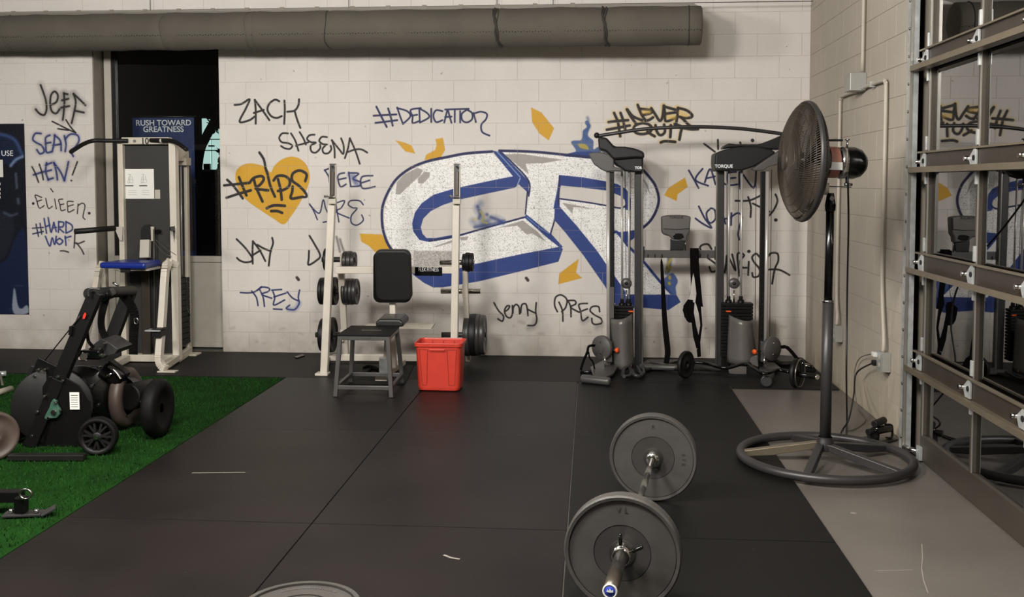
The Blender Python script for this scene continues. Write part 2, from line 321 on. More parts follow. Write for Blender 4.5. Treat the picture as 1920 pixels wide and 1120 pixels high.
P.poly(F4(300,845,600,845,600,960,300,1000), (196,190,184), speck=.12, al=.85)
P.poly(F4(280,1010,420,1012,640,975,740,945,800,935,900,912,1100,870,1400,812,1421,829,1388,925,1075,1004,800,1071,520,1118,449,1119,380,1085), BLU)
P.poly(F4(1052,283,850,323,600,378,450,423,360,488,310,558,290,640,300,700,345,762,420,777,600,745,650,722,640,712,600,722,460,748,400,748,368,715,355,665,375,600,430,545,520,500,640,460,800,425,1060,370,1090,345,1110,310), BLU)
P.stroke(F4(420,768,600,738,850,668,1128,592), NVY, 3.5, 1, 1)
P.stroke(F4(890,98,700,112,560,138,400,173,275,225,175,302,112,397,70,503,63,600,75,700,108,790,150,850,215,930,290,1005), NVY, 5.2, 1)
P.poly(F4(895,92,940,100,960,105,1165,320,1165,430,1150,400,1095,350,1060,300,905,112), BLU)
P.stroke(F4(925,98,1010,190,1100,290), (150,180,214), 2, 1.5, .8); P.stroke(F4(1100,300,1080,350,1085,370), (190,200,216), 2, 1.5, .8)
P.stroke(F4(1155,400,1147,480,1140,568), NVY, 3, 1); P.poly(F4(1128,590,1152,565,1330,712,1422,815,1400,822,1300,742), BLU); P.stroke(F4(1150,590,1240,665,1320,715), (140,168,206), 1.6, 1.2, .7)
P.poly([(938,285),(1000,289),(1063,294),(1110,298),(1150,304),(1193,314),(1219,339),(1229,356),(1233,376),(1227,397),(1215,415),(1198,429),(1178,436),(1158,436),(1178,460),(1203,486),(1238,527),(1262,553),(1172,553),(1164,535),(1133,491),(1120,472),(1082,425),(1051,390),(1046,386),(1037,410),(1032,439),(986,402),(991,367),(991,340)], WHT, speck=-.03)
P.stroke([(936,283),(1000,285),(1063,291),(1110,296),(1150,300),(1195,312),(1221,337),(1231,355),(1235,376),(1229,398),(1217,417),(1199,431),(1178,437)], NVY, 5, 1)
P.stroke([(936,283),(960,305),(991,340),(991,368)], NVY, 3, 1)
P.poly(G5(255,350,470,372,690,410,800,435,880,480,915,530,930,600,925,690,880,680,870,660,690,640,500,605,245,575,250,600,250,660,190,670,225,500,240,400), BLU)
P.poly(G5(262,450,450,468,690,497,760,520,830,550,868,585,878,620,868,648,830,660,760,655,690,640,500,610,245,573,248,520), WHT, erase=True)
P.stroke(G5(245,575,500,608,690,640,830,664,880,640), NVY, 3, 1)
P.stroke([(1049,330),(1046,385),(1040,412),(1032,439)], NVY, 3, 1)
P.poly([(1040,376),(1047,385),(1051,390),(1082,425),(1120,472),(1133,491),(1164,535),(1176,553),(1200,553),(1268,553),(1276,567),(1253,582),(1200,577),(1165,580),(1154,572),(1133,536),(1094,480),(1060,437),(1039,413)], BLU)
P.stroke([(1150,437),(1158,437),(1178,462),(1203,487),(1238,529),(1262,554)], BLU, 5, 1.5)
P.poly([(1156,436),(1200,432),(1188,448),(1176,456)], BLU)
for g_ in (F4(165,420,175,330,230,270,330,220,370,240,350,280,280,340,200,420), F4(335,300,380,250,425,255,420,290,370,340,335,335), F4(980,120,1100,115,1420,160,1280,185,1140,190,1165,270,1080,200), F4(870,690,1120,615,1230,700,1300,780,1190,712,1150,722,1080,655,960,668), F4(650,740,715,735,700,765,655,765), F4(455,810,600,760,590,780,470,815), G5(275,612,560,670,380,655,370,720), G5(1030,360,1090,440,1115,540,1070,450)):
    P.poly(g_, GRY, blur=2, al=.9)
S(F4, (40,80,140), 12, (800,490,775,525,805,575,830,625,900,600,960,620), (745,620,780,650,850,640), soft=10, al=.55)
S(F4, (34,62,128), 6, (780,510,800,560,790,600), (850,570,852,572), (880,590,930,610,960,625), (760,665,860,650,980,620), soft=4, al=.8); S(F4, (200,180,90), 4, (800,545,825,590,815,620,850,635), (750,610,765,605), soft=3, al=.8)
P.poly(J(1668,290,1730,250,1780,320,1760,380,1765,445,1720,440,1670,380,1640,330), (46,78,142), True, 3, .95)
S(J, (52,84,140), 9, (1705,118,1700,180,1680,250), soft=4, al=.85); S(J, (200,172,50), 5, (1715,125,1690,190,1705,200,1680,235), (1704,285,1706,300), (1700,340,1704,350), soft=3, al=.85)
H = zf(1120, 180, 9.6)
nq = [(300,310,340,400,370,480,410,730), (415,310,445,390,470,480,500,610), (200,475,400,450,550,440), (170,612,400,570,580,535), (530,245,600,370,700,510), (540,250,640,370,800,440), (725,165,790,330,860,440), (770,235,950,260,975,300,900,330,820,345), (870,450,940,430,1000,390), (970,225,1050,350,1120,450,1170,380,1195,180), (1195,180,1215,330,1235,460,1400,400), (1220,200,1400,250), (1230,325,1400,300), (1450,220,1440,350,1420,480), (1450,220,1600,260,1700,340,1680,390,1570,400,1480,380), (1510,390,1640,520,1700,560),
      (815,490,690,530,650,600,700,670,815,690,930,660,980,590,930,520,815,490), (900,650,960,690,1030,730), (1045,530,1060,620,1110,700,1170,700,1215,640,1200,520), (1320,530,1318,640,1310,745), (1390,510,1510,560,1495,680,1475,790), (1400,560,1600,590,1700,605,1810,600), (1140,840,1220,818,1400,830)]
for st in nq: P.stroke([(a-1.2, b-1.0) for a, b in H(*st)], (214,178,62), 8, 5, .55)
S(H, BLK, 5.2, *nq); S(H, (222,182,74), 8, (1490,300,1600,350), (830,290,930,290), (1270,380,1380,390), soft=5, al=.7)
I = zf(1280, 260, 4.0)
S(I, NVY, 3.6, (45,240,85,310,118,372), (148,228,95,310,190,355), (165,330,205,230,245,345), (175,300,240,285), (262,240,262,345), (262,240,300,255,265,290,320,345), (400,250,340,265,345,345,410,345), (340,300,395,295), (430,375,430,250,530,370,550,245), (120,510,165,600,215,670,150,640,95,600), (212,523,178,560,190,620,215,633,245,600,240,540,212,523), (268,640,290,560,320,640), (275,610,340,600), (362,650,365,560), (350,600,410,560,445,590,425,660,415,720,425,760))
S(I, BLK, 3.8, (395,468,500,465,590,425), (490,440,510,510,508,590), (525,488,590,520,650,550), (695,420,710,470,680,540,640,585), (215,830,190,795,145,800,130,830,180,890,245,940,260,970,245,995,215,1000,200,965), (300,880,300,980,315,1000,330,880), (345,990,340,890,395,990,370,870), (425,1030,410,870,460,875,430,920,440,965,480,970), (495,925,490,1025), (575,890,550,865,520,890,535,930,575,980,570,1030,530,1040,520,1010), (640,885,665,860,710,865,715,920,690,980,670,1090), (630,985,720,985,800,1025), (160,40,240,100), (263,10,265,80), (430,30,445,70))
S(I, BLK, 6.5, (697,612,698,612), (495,848,496,848), (522,14,524,16))
S(J, BLK, 3.4, (125,520,165,590,210,640,200,685,160,665), (220,600,250,580,265,550,240,550,220,590,235,640,270,655,290,620,290,545), (295,610,300,560,325,535,350,560,355,620), (365,610,375,540,410,530,425,580,430,635), (430,580,490,610), (505,520,500,600,510,670,490,720,430,725), (710,515,740,590,745,685), (695,600,670,540,680,470,730,450,780,490,770,560,735,600), (795,510,815,560,818,645), (790,500,850,500,860,530,815,560,890,605), (965,525,890,535,905,600,920,680,970,650), (900,600,965,575), (1075,600,1065,555,1010,555,990,590,1030,630,1085,660,1095,700,1040,715,1010,700,1005,660))
S(J, BLK, 10, (500,680,480,730,440,745), (925,690,965,665), (1095,720,1050,740), soft=9, al=.4)
for x, y in ((558,523),(988,524)): P.stroke([(x-1.5,y-2),(x+1.5,y+2)], (60,44,36), 6, 1.5)
for _ in range(60):
    x = random.uniform(0, 1510); y = random.uniform(60, 650); P.stroke([(x, y), (x+random.uniform(-2, 2), y+random.uniform(0, 2))], (110,98,88), random.uniform(1.2, 2.6), 1, .6)
for _ in range(26):
    x = random.uniform(420, 1500); y = random.uniform(600, 660); P.stroke([(x, y), (x+random.uniform(-9, 9), y+random.uniform(-1, 3))], (126,112,92), random.uniform(2, 6), 5, .35)

def paintmat(name, img, x0, z0, w, h, base, dirt, axis='X'):
    m = mat(name, base, .62, bump=.22, bscale=55); nt = m.node_tree; b = nt.nodes['Principled BSDF']
    L = nt.links.new; N = nt.nodes.new
    geo = N('ShaderNodeNewGeometry'); sep = N('ShaderNodeSeparateXYZ'); L(geo.outputs['Position'], sep.inputs[0])
    no = N('ShaderNodeTexNoise'); no.inputs['Scale'].default_value = 1.3; no.inputs['Detail'].default_value = 7; L(geo.outputs['Position'], no.inputs['Vector'])
    mr = N('ShaderNodeMapRange'); mr.inputs[1].default_value = .3; mr.inputs[2].default_value = .7; L(no.outputs['Fac'], mr.inputs[0])
    m1 = N('ShaderNodeMix'); m1.data_type = 'RGBA'; L(mr.outputs[0], m1.inputs[0])
    c = lin(base); m1.inputs[6].default_value = tuple(v*.91 for v in c[:3])+(1,); m1.inputs[7].default_value = tuple(v*1.05 for v in c[:3])+(1,)
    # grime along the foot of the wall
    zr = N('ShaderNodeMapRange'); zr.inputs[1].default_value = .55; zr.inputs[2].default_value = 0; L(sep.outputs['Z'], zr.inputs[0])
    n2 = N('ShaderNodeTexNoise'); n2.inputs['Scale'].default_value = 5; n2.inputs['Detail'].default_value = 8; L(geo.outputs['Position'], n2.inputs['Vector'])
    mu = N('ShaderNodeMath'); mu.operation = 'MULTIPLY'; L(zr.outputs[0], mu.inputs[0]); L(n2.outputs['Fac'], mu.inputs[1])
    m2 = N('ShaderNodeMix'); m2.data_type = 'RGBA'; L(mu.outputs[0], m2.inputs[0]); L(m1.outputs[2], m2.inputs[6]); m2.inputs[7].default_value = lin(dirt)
    last = m2.outputs[2]
    if img:
        cx = N('ShaderNodeMath'); cx.operation = 'MULTIPLY_ADD'; cx.inputs[1].default_value = 1/w; cx.inputs[2].default_value = -x0/w; L(sep.outputs[axis], cx.inputs[0])
        cz = N('ShaderNodeMath'); cz.operation = 'MULTIPLY_ADD'; cz.inputs[1].default_value = 1/h; cz.inputs[2].default_value = -z0/h; L(sep.outputs['Z'], cz.inputs[0])
        cb = N('ShaderNodeCombineXYZ'); L(cx.outputs[0], cb.inputs[0]); L(cz.outputs[0], cb.inputs[1])
        ti = N('ShaderNodeTexImage'); ti.image = img; ti.extension = 'CLIP'; L(cb.outputs[0], ti.inputs[0])
        m3 = N('ShaderNodeMix'); m3.data_type = 'RGBA'; L(ti.outputs['Alpha'], m3.inputs[0]); L(last, m3.inputs[6]); L(ti.outputs['Color'], m3.inputs[7]); last = m3.outputs[2]
    L(last, b.inputs['Base Color']); return m
WALL = paintmat('painted block wall with spray paint lettering', P.image('spray paint'), P.x0, P.z0, P.w*P.res, P.h*P.res, (219, 212, 205), (126, 114, 94))
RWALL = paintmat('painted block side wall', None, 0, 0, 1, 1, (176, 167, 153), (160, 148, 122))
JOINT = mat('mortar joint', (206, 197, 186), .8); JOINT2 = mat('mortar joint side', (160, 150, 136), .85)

# ------------------------------------------------------------------ setting
def struct(name, mb, m, bevel=0): return mb.build(name, m, bevel=bevel, kind='structure')
LX, RX, BY = -9.0, 1.99, -4.0
struct('floor', MB().bb((LX, BY, -.1), (RX+.2, D+.3, 0)), M['concrete'])
struct('ceiling', MB().bb((LX, BY, CEIL), (RX+.2, D+.3, CEIL+.1)), M['ceiling'])
struct('wall_left', MB().bb((LX-.1, BY, 0), (LX, D+.3, CEIL)), M['plainwall'])
struct('wall_front', MB().bb((LX, BY-.1, 0), (RX+.2, BY, CEIL)), M['plainwall'])
WX0, WX1, WZ1 = -4.845, -3.585, 3.10
BH, BW, BT = .2015, .4025, .004
bk = MB().bb((LX, D+BT, 0), (WX0, D+.3, CEIL)).bb((WX1, D+BT, 0), (RX+.2, D+.3, CEIL)).bb((WX0, D+BT, WZ1), (WX1, D+.3, CEIL))
wb = struct('wall_back', bk, JOINT)
up = MB().bb((LX, D, 18*BH), (RX, D+BT, CEIL)).bb((LX, D, 0), (-6.1, D+BT, 18*BH))
up.build('upper_wall_face', WALL, wb, kind='structure')
DY1, DZ1 = 6.30, 3.55
rk = MB().bb((RX+BT, DY1, 0), (RX+.2, D+.3, CEIL)).bb((RX+BT, BY, 0), (RX+.2, 1.6, CEIL)).bb((RX+BT, 1.6, DZ1), (RX+.2, DY1, CEIL))
wr = struct('wall_right', rk, JOINT2)
MB().bb((RX, DY1, 18*BH), (RX+BT, D, CEIL)).bb((RX, BY, 0), (RX+BT, 1.6, CEIL)).bb((RX, 1.6, DZ1), (RX+BT, DY1, CEIL)).build('upper_wall_face', RWALL, wr, kind='structure')
bcache = {}
def blockmesh(w, h, side, m):
    k = (round(w, 3), round(h, 3), side)
    if k not in bcache:
        g = .001; c = .0015; w2, h2 = w/2-g, h/2-g; vs = []
        for (a, b, y) in ((w2, h2, BT), (w2, h2, c), (w2-c, h2-c, 0)): vs += [(-a, y, -b), (a, y, -b), (a, y, b), (-a, y, b)]
        if side: vs = [(y, -x, z) for x, y, z in vs]
        fs = [(8, 9, 10, 11)]
        for r in (0, 4):
            for i in range(4): fs.append((r+i, r+(i+1) % 4, r+4+(i+1) % 4, r+4+i))
        bcache[k] = MB().add(vs, fs).mesh('block', m)
    return bcache[k]
XJ = -.905; cells = []
for c in range(18):
    off = 0 if c % 2 == 0 else BW/2; z = (c+.5)*BH
    k0 = math.floor((-6.1-XJ-off)/BW)
    for k in range(k0, 12):
        a, b = XJ+off+k*BW, XJ+off+(k+1)*BW
        segs = [(-6.1, WX0), (WX1, RX)] if z < WZ1 else [(-6.1, RX)]
        for s0, s1 in segs:
            x0, x1 = max(a, s0), min(b, s1)
            if x1-x0 > .02: cells.append((x0, x1, z))
def vis(c): return (c[0]+c[1])/2 > -5.95 and c[2] < 3.35
cells.sort(key=lambda c: (not vis(c), -(c[1]-c[0]) if vis(c) else 0))
for x0, x1, z in cells[:298]: link('block', blockmesh(x1-x0, BH, 0, WALL), wb, ((x0+x1)/2, D, z))
rest = MB()
for x0, x1, z in cells[298:]: rest.bb((x0+.0022, D, z-BH/2+.0022), (x1-.0022, D+BT, z+BH/2-.0022))
rest.build('far_blocks', WALL, wb, kind='stuff')
for c in range(18):
    z = (c+.5)*BH; y = D-(.2 if c % 2 else 0)
    if c % 2: link('block', blockmesh(.2, BH, 1, RWALL), wr, (RX, D-.1, z))
    while y > DY1+.02:
        y0 = max(DY1, y-BW); link('block', blockmesh(y-y0, BH, 1, RWALL), wr, (RX, (y+y0)/2, z)); y -= BW
# side wall jamb return beside the door
# window in its recess
FY = D+.17
win = bpy.data.objects.new('window_1', None); COL.objects.link(win); win.location = ((WX0+WX1)/2, FY, 0); win['kind'] = 'structure'
MB().bb((WX0-.004, D+BT+.001, 0), (WX0+.012, FY+.05, WZ1)).build('jamb', M['jamb'], win)
ZS = W(300, 480, FY).z
MB().bb((WX0+.03, FY, 0), (WX0+.10, FY+.06, WZ1)).build('stile', M['frame'], win, .004)
MB().bb((WX0+.10, FY+.012, ZS), (WX0+.145, FY+.06, WZ1)).build('inner_stile', M['darkframe'], win, .003)
MB().bb((WX1-.04, FY, 0), (WX1+.04, FY+.06, WZ1)).build('stile', M['frame'], win, .004)
MB().bb((WX0+.10, FY, ZS-.06), (WX1-.04, FY+.06, ZS)).build('transom', M['frame'], win, .004)
MB().bb((WX0+.10, FY, 0.02), (WX1-.04, FY+.06, .075)).build('sill', M['frame'], win, .004)
MB().bb((WX0+.10, FY+.02, .075), (-4.02, FY+.05, ZS-.06)).build('lower_panel', M['frame'], win)
MB().bb((-4.0, FY+.02, .075), (WX1-.04, FY+.05, ZS-.06)).build('lower_panel', M['frame'], win)
MB().bb((WX0+.145, FY+.03, ZS), (WX1-.04, FY+.036, WZ1)).build('pane', M['glass'], win)
MB().bb((WX0+.02, FY+.0, WZ1-.06), (WX1-.04, FY+.06, WZ1)).build('head_rail', M['frame'], win)
# outside
struct('ground_outside', MB().bb((-30, D+.35, -.12), (30, 60, -.02)).bb((RX+.25, -30, -.12), (30, D+.35, -.02)), M['asphalt'])

# ------------------------------------------------------------------ floor coverings
MX = [-2.57, -1.34, -.11, 1.12]; MY = [8.22, 6.45, 4.66, 2.87, 1.1]
where = ['left column', 'middle column', 'right column']; rowl = ['by the bench', 'second from the bench', 'third from the bench', 'nearest the camera']
for i in range(3):
    for j in range(4):
        y0, y1 = MY[j+1], MY[j]
        if i == 2: y0, y1 = y0+(-.06 if j < 3 else 0), y1-(.06 if j else 0)
        g = .003; t = .012
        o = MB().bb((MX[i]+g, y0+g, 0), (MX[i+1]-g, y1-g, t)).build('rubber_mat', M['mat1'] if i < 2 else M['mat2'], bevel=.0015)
        label(o, 'black rubber floor mat in the %s, row %s' % (where[i], rowl[j]), 'floor mat', 'black rubber floor mats')
o = MB().prism([(-9, 8.225, 0), (-2.57, 8.225, 0), (1.13, 8.225, 0), (1.13, 8.09, 0), (RX-.02, 8.09, 0), (RX-.02, D-.02, 0), (-9, D-.02, 0)], (0, 0, .012)).build('rolled_flooring', M['mat3'])
MBX = o; label(o, 'dark rolled rubber flooring along the foot of the graffiti wall', 'flooring')
# turf with short pile
tf = thing('artificial_turf', 'green artificial turf strip on the floor at left', 'turf', (-5.5, 4.5, 0))
MB().bb((-8.9, -3.5, 0), (-2.58, 8.20, .008)).build('backing', M['turf'], tf)
n = 60000; v = np.empty((n, 3, 3), np.float32)
bx = rng.uniform(-6.6, -2.59, n); by = 2.9+(8.18-2.9)*rng.random(n)**1.15; h = rng.uniform(.012, .024, n); an = rng.uniform(0, PI, n); wv = rng.uniform(.002, .0045, n)
v[:, 0, 0] = bx-np.cos(an)*wv; v[:, 0, 1] = by-np.sin(an)*wv; v[:, 0, 2] = .007
v[:, 1, 0] = bx+np.cos(an)*wv; v[:, 1, 1] = by+np.sin(an)*wv; v[:, 1, 2] = .007
v[:, 2, 0] = bx+rng.normal(0, .006, n); v[:, 2, 1] = by+rng.normal(0, .006, n); v[:, 2, 2] = .007+h
v[:, :, 0] += 5.5; v[:, :, 1] -= 4.5
me = bpy.data.meshes.new('pile'); me.vertices.add(n*3); me.vertices.foreach_set('co', v.ravel()); me.loops.add(n*3); me.loops.foreach_set('vertex_index', np.arange(n*3)); me.polygons.add(n)
me.polygons.foreach_set('loop_start', np.arange(n)*3); me.update(calc_edges=True); me.materials.append(M['turfblade']); label(link('pile', me, tf), kind='stuff')
# scuffs
for pts, w, z in (([(360,887),(460,886)], .008, .0125), ([(832,1041),(845,1046),(862,1049)], .012, .0125), ([(1728,1020),(1730,1045),(1728,1065),(1732,1090),(1740,1112)], .005, .0006), ([(1595,962),(1606,963)], .02, .0006), ([(1640,1071),(1712,1069)], .005, .0006)):
    q = [G(x, y, z) for x, y in pts]; mb = MB()
    for a, b in zip(q[:-1], q[1:]): mb.bar(a, b, w, .0012)
    label(mb.build('scuff_mark', M['scuff']), 'pale scuff mark on the %s near %s' % ('black mats' if z > .01 else 'grey concrete', {360:'the turf edge',832:'the middle of the mats',1728:'the glass door, curved',1595:'the fan base',1640:'the bottom right corner, straight'}[pts[0][0]]), 'scuff mark')

# ------------------------------------------------------------------ fabric duct
dt = thing('fabric_duct', 'long grey fabric air duct hanging along the top of the graffiti wall', 'air duct', (-2.4, 9.0, 3.1))
pa, pb = Vector(W(-330, 67, 9.27)), Vector(W(1313, 48, 8.78)); ax = (pb-pa).normalized(); LD = (pb-pa).length; rD = .168
seams = [(W(x, 60, 9.0)-pa).dot(ax) for x in (3, 310, 470, 483, 621, 940, 1138)]
pts = []; rr = []
hs = [0.0]+[i*LD/90 for i in range(1, 90)]+[LD]; hs += [s+d for s in seams for d in (-.02, 0, .02)]; hs = sorted(h_ for h_ in hs if 0 <= h_ <= LD)
prof = []
for h_ in hs:
    r = rD+.0035*math.sin(h_*9)+.002*math.sin(h_*23)
    for s_ in seams:
        if abs(h_-s_) < .012: r -= .006
    prof.append((r, h_))
prof += [(rD-.02, LD+.012), (.04, LD+.02), (0, LD+.02)]
bd = MB().lathe(prof, pa, ax, 40).build('duct_sleeve', M['duct'], dt)
side = ax.cross(Vector((0, 0, 1))).normalized()
for i, s_ in enumerate(seams):
    ring = [pa+ax*(s_+.012*math.sin(3*t+i))+(Vector((0, 0, 1))*math.cos(t)+side*math.sin(t))*(rD-.001) for t in [2*PI*k/36 for k in range(36)]]
    MB().tube(ring, .0045, 6, closed=True).build('hoop_seam', M['ductseam'] if i > 3 else M['duct'], dt)
ring = [pa+ax*(LD-.1)+(Vector((0, 0, 1))*math.cos(t)+side*math.sin(t))*(rD+.002) for t in [2*PI*k/36 for k in range(36)]]
MB().tube(ring, .004, 6, closed=True).build('end_cap_seam', M['ductseam'], dt)
# bunched straps at two seams
for x, n_ in ((940, 3), (1138, 2)):
    s_ = (W(x, 60, 9.0)-pa).dot(ax); mb = MB()
    for q in range(n_):
        ps = []
        for k in range(11):
            t = R(20+q*8)+k*R(150)/10; ps.append(pa+ax*(s_-.03+.05*k/10+.012*math.sin(k*1.3+q*2))+(Vector((0, 0, 1))*math.cos(t)+side*math.sin(t))*(rD+.004))
        mb.tube(ps, .008, 6)
    mb.build('gathered_fold', M['ductseam'], dt)
mb = MB()
for k in range(330):
    s_ = .02+k*LD/330; t = R(110)+(.012 if k % 2 else -.02); mb.box(pa+ax*s_+(Vector((0, 0, 1))*math.cos(t)+side*math.sin(t))*(rD+.001), (.008, .004, .006))
mb.build('vent_holes', M['groove'], dt, kind='stuff')
cz = W(0, 23, 9.2); ce = W(1525, 2, 9.2)
MB().tube([cz, ce], .0035, 6).build('suspension_cable', M['ductseam'], dt)
MB().prism([pa+Vector((0, 0, rD-.01)), pb+Vector((0, 0, rD-.01)), ce+(cz-ce)*.14, W(-330, 27, 9.2)], (0, .004, 0)).build('hanging_flap', M['frame'], dt)
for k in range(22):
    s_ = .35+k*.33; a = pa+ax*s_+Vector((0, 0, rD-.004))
    if s_ < LD-.1: MB().bar(a, a+Vector((0, 0, .045)), .04, .006, (0, 1, 0)).build('flap_shade_tab', M['jamb'], dt)  # small solid tabs added to draw the faint shadows of the flap
for x, y in ((282, 20), (654, 13), (932, 16), (1037, 9)):
    b = W(x, y, 9.4); label(MB().tube([(b.x, b.y, CEIL), b, b+Vector((.0, -.01, -.015)), b+Vector((-.012, 0, -.01))], .003, 6).build('wire_hanger', M['ductseam']), 'thin wire hanger %s of the wires above the duct' % {282:'leftmost', 654:'second from left', 932:'third from left', 1037:'rightmost'}[x], 'wire', 'ceiling wires')

# ------------------------------------------------------------------ poster on the left wall
q0, q1 = W(57, 232, D), W(57, 590, D); px1 = W(50, 400, D).x; PXW = 1.0
PP = Paint(px1-PXW, px1, q1.z, q0.z, .004, wproj)
PP.rgb[:] = np.array((12, 15, 28), np.float32)/255; PP.a[:] = 1
f5 = zf(0, 220, 2.95)
def pp(c, *p, w=6, soft=5, al=1): PP.stroke(f5(*p), c, w, soft, al)
PP.poly(f5(-260,100,0,90,80,110,120,180,100,250,0,262,-260,240), (20,32,62), True, 6, .8); pp((70,96,150), -100,100,0,95,80,125,115,190,125,210, w=6, soft=6, al=.7); pp((120,140,176), 60,270,90,235,125,220, w=5)
PP.poly(f5(20,800,80,680,140,640,150,1080,-200,1080,-200,850), (18,32,62), True, 6, .9); PP.poly(f5(-100,560,40,520,80,620,20,780,-120,800), (28,32,46), True, 6, .8)
PP.poly(f5(75,960,85,955,100,1040,120,1060,150,1040,158,1084,75,1084), (150,158,168), True, 3, .9); PP.poly(f5(80,310,95,305,102,395,88,400), (84,92,110), False, 2, .7)
pp((120,130,150), 25,530,60,545,95,535, w=4, al=.5); pp((130,138,156), 100,455,103,475, w=6, al=.5)
POSTM = paintmat('poster print', PP.image('poster print'), PP.x0, PP.z0, PP.w*PP.res, PP.h*PP.res, (14, 20, 38), (14, 20, 38)); POSTM.node_tree.nodes['Principled BSDF'].inputs['Roughness'].default_value = .4
po = thing('wall_poster', 'dark blue wall poster with pale letters on the left end of the block wall', 'poster', (px1-PXW/2, D, q1.z))
MB().bb((px1-PXW, D-.006, q1.z), (px1, D-.001, q0.z)).build('printed_panel', POSTM, po)
c = W(8, 288, D-.007); text('USE', .075, M['whiteink'], po, (c.x+.03, D-.0065, c.z), (R(90), 0, 0), .0004)
c = W(-10, 315, D-.007); MB().bb((c.x-.3, D-.0075, c.z-.09), (W(6, 300, D).x, D-.006, c.z+.08)).build('white_block', M['paper'], po)
for k, (x, y) in enumerate(((-2, 345), (-2, 355), (-2, 363), (-2, 370))): c = W(x, y, D); MB().bb((c.x-.2, D-.0075, c.z-.012), (c.x+.02, D-.006, c.z+.012)).build('text_line', M['paper'], po)

# banner seen through the window, with the street behind
bnY = FY+.5
a0, a1 = W(248, 221, bnY), W(368, 480, bnY)
bn = thing('window_banner', 'navy advertising banner reading RUSH TOWARD GREATNESS behind the window', 'banner', ((a0.x+a1.x)/2, bnY, 0))
bz0 = .25
BAN = mat('navy banner print', (28, 46, 98), .5, var=.35, vscale=9)
MB().bb((a0.x, bnY, bz0), (a1.x, bnY+.01, a0.z)).build('printed_panel', BAN, bn)
MB().cyl((a0.x-.02, bnY+.005, a0.z+.01), (a1.x+.02, bnY+.005, a0.z+.01), .012).build('top_rod', M['darkframe'], bn)
MB().bb((a0.x, bnY-.1, 0), (a1.x, bnY+.1, .06)).build('base', M['darkframe'], bn, .01)
MB().bar(((a0.x+a1.x)/2, bnY+.03, .05), ((a0.x+a1.x)/2, bnY+.03, a0.z), .02, .02).build('support_pole', M['darkframe'], bn)
c = W(307, 231, bnY); text('RUSH TOWARD', .082, M['whiteink'], bn, (c.x, bnY-.008, c.z), (R(90), 0, 0), .002, bold=.0012)
c = W(307, 243, bnY); text('GREATNESS', .082, M['whiteink'], bn, (c.x, bnY-.008, c.z), (R(90), 0, 0), .002, bold=.0012)
cc = W(345, 330, bnY)
MB().prism([W(x, y, bnY-.001) for x, y in ((330,470),(333,360),(340,330),(344,300),(350,296),(356,304),(358,330),(364,350),(366,470))], (0, -.004, 0)).build('dark_figure', mat('dark figure print', (34, 22, 30), .6), bn)
MB().prism([W(x, y, bnY-.006) for x, y in ((362,340),(364,332),(367,338),(368,344),(362,343))], (0, -.002, 0)).build('light_patch', M['ink'], bn)
bf = 26.0
fc = thing('far_building', 'distant building with lit pale green windows seen through the dark window', 'building', tuple(W(392, 360, bf)*Vector((1, 1, 0)) if False else (W(392, 360, bf).x, bf, 0)))
MB().bb((W(150, 0, bf).x, bf+.3, 0), (W(470, 0, bf).x, bf+6, 9)).build('wall', M['facade'], fc)
for x0, y0, x1, y1, m_ in ((377,222,389,260,'lit'), (389,222,411,260,'lit'), (377,262,393,281,'lit'), (395,262,411,281,'lit'), (378,283,394,318,'lit'), (396,283,411,318,'lit'), (211,284,221,302,'lit'), (211,304,221,312,'lit')):
    a, b = W(x0, y0, bf), W(x1, y1, bf); f_ = MB().bb((a.x-.06, bf+.1, b.z-.06), (b.x+.06, bf+.28, a.z+.06)).build('window_frame', M['darkframe'], fc); MB().bb((a.x, bf+.05, b.z), (b.x, bf+.12, a.z)).build('lit_pane', M['lit'], f_)
for x0, y0, x1, y1 in ((380,307,392,318), (389,272,399,275)):
    a, b = W(x0, y0, bf-.1), W(x1, y1, bf-.1); MB().bb((a.x, bf-.05, b.z), (b.x, bf+.04, a.z)).build('desk_silhouette', M['darkframe'], fc)
tr = thing('street_tree', 'dark leaning tree trunk with leaves in front of the lit building', 'tree', (W(372, 360, 20).x, 20, 0))
g0 = W(368, 480, 20)
MB().tube(smooth3([(g0.x, 20, -.05), W(369, 360, 20), W(374, 290, 20), W(386, 258, 20), W(400, 232, 20), W(415, 205, 20)]), .09, 8).build('trunk', M['wood'], tr)
mb = MB()
for k in range(420):
    c = W(random.gauss(404, 6), random.gauss(222, 10), 20+random.uniform(-.8, .8)); e = Euler((random.random()*3, random.random()*3, 0)).to_matrix(); mb.add([c+e @ Vector(p) for p in ((-.05,0,0),(0,.025,0),(.05,0,0),(0,-.025,0))], [(0,1,2,3)])
for k in range(160):
    t = random.random(); c = W(407+t*8+random.gauss(0, 2.5), 340-70*t+random.gauss(0, 6)+random.random()*90, 19+random.uniform(-.4, .4)); e = Euler((random.random()*3, random.random()*3, 0)).to_matrix(); mb.add([c+e @ Vector(p) for p in ((-.07,0,0),(0,.04,0),(.07,0,0),(0,-.04,0))], [(0,1,2,3)])
mb.build('foliage', M['leaf'], tr, kind='stuff')
c = W(216, 378, 22)
lp = thing('street_lamp', 'bright white street lamp seen low through the left of the window', 'street lamp', (c.x, 22, 0))
MB().cyl((c.x, 22.1, -.05), (c.x, 22.1, c.z), .05).build('post', M['darkframe'], lp); MB().box(c, (.16, .1, .12)).build('lamp_head', M['lamp'], lp, .02)

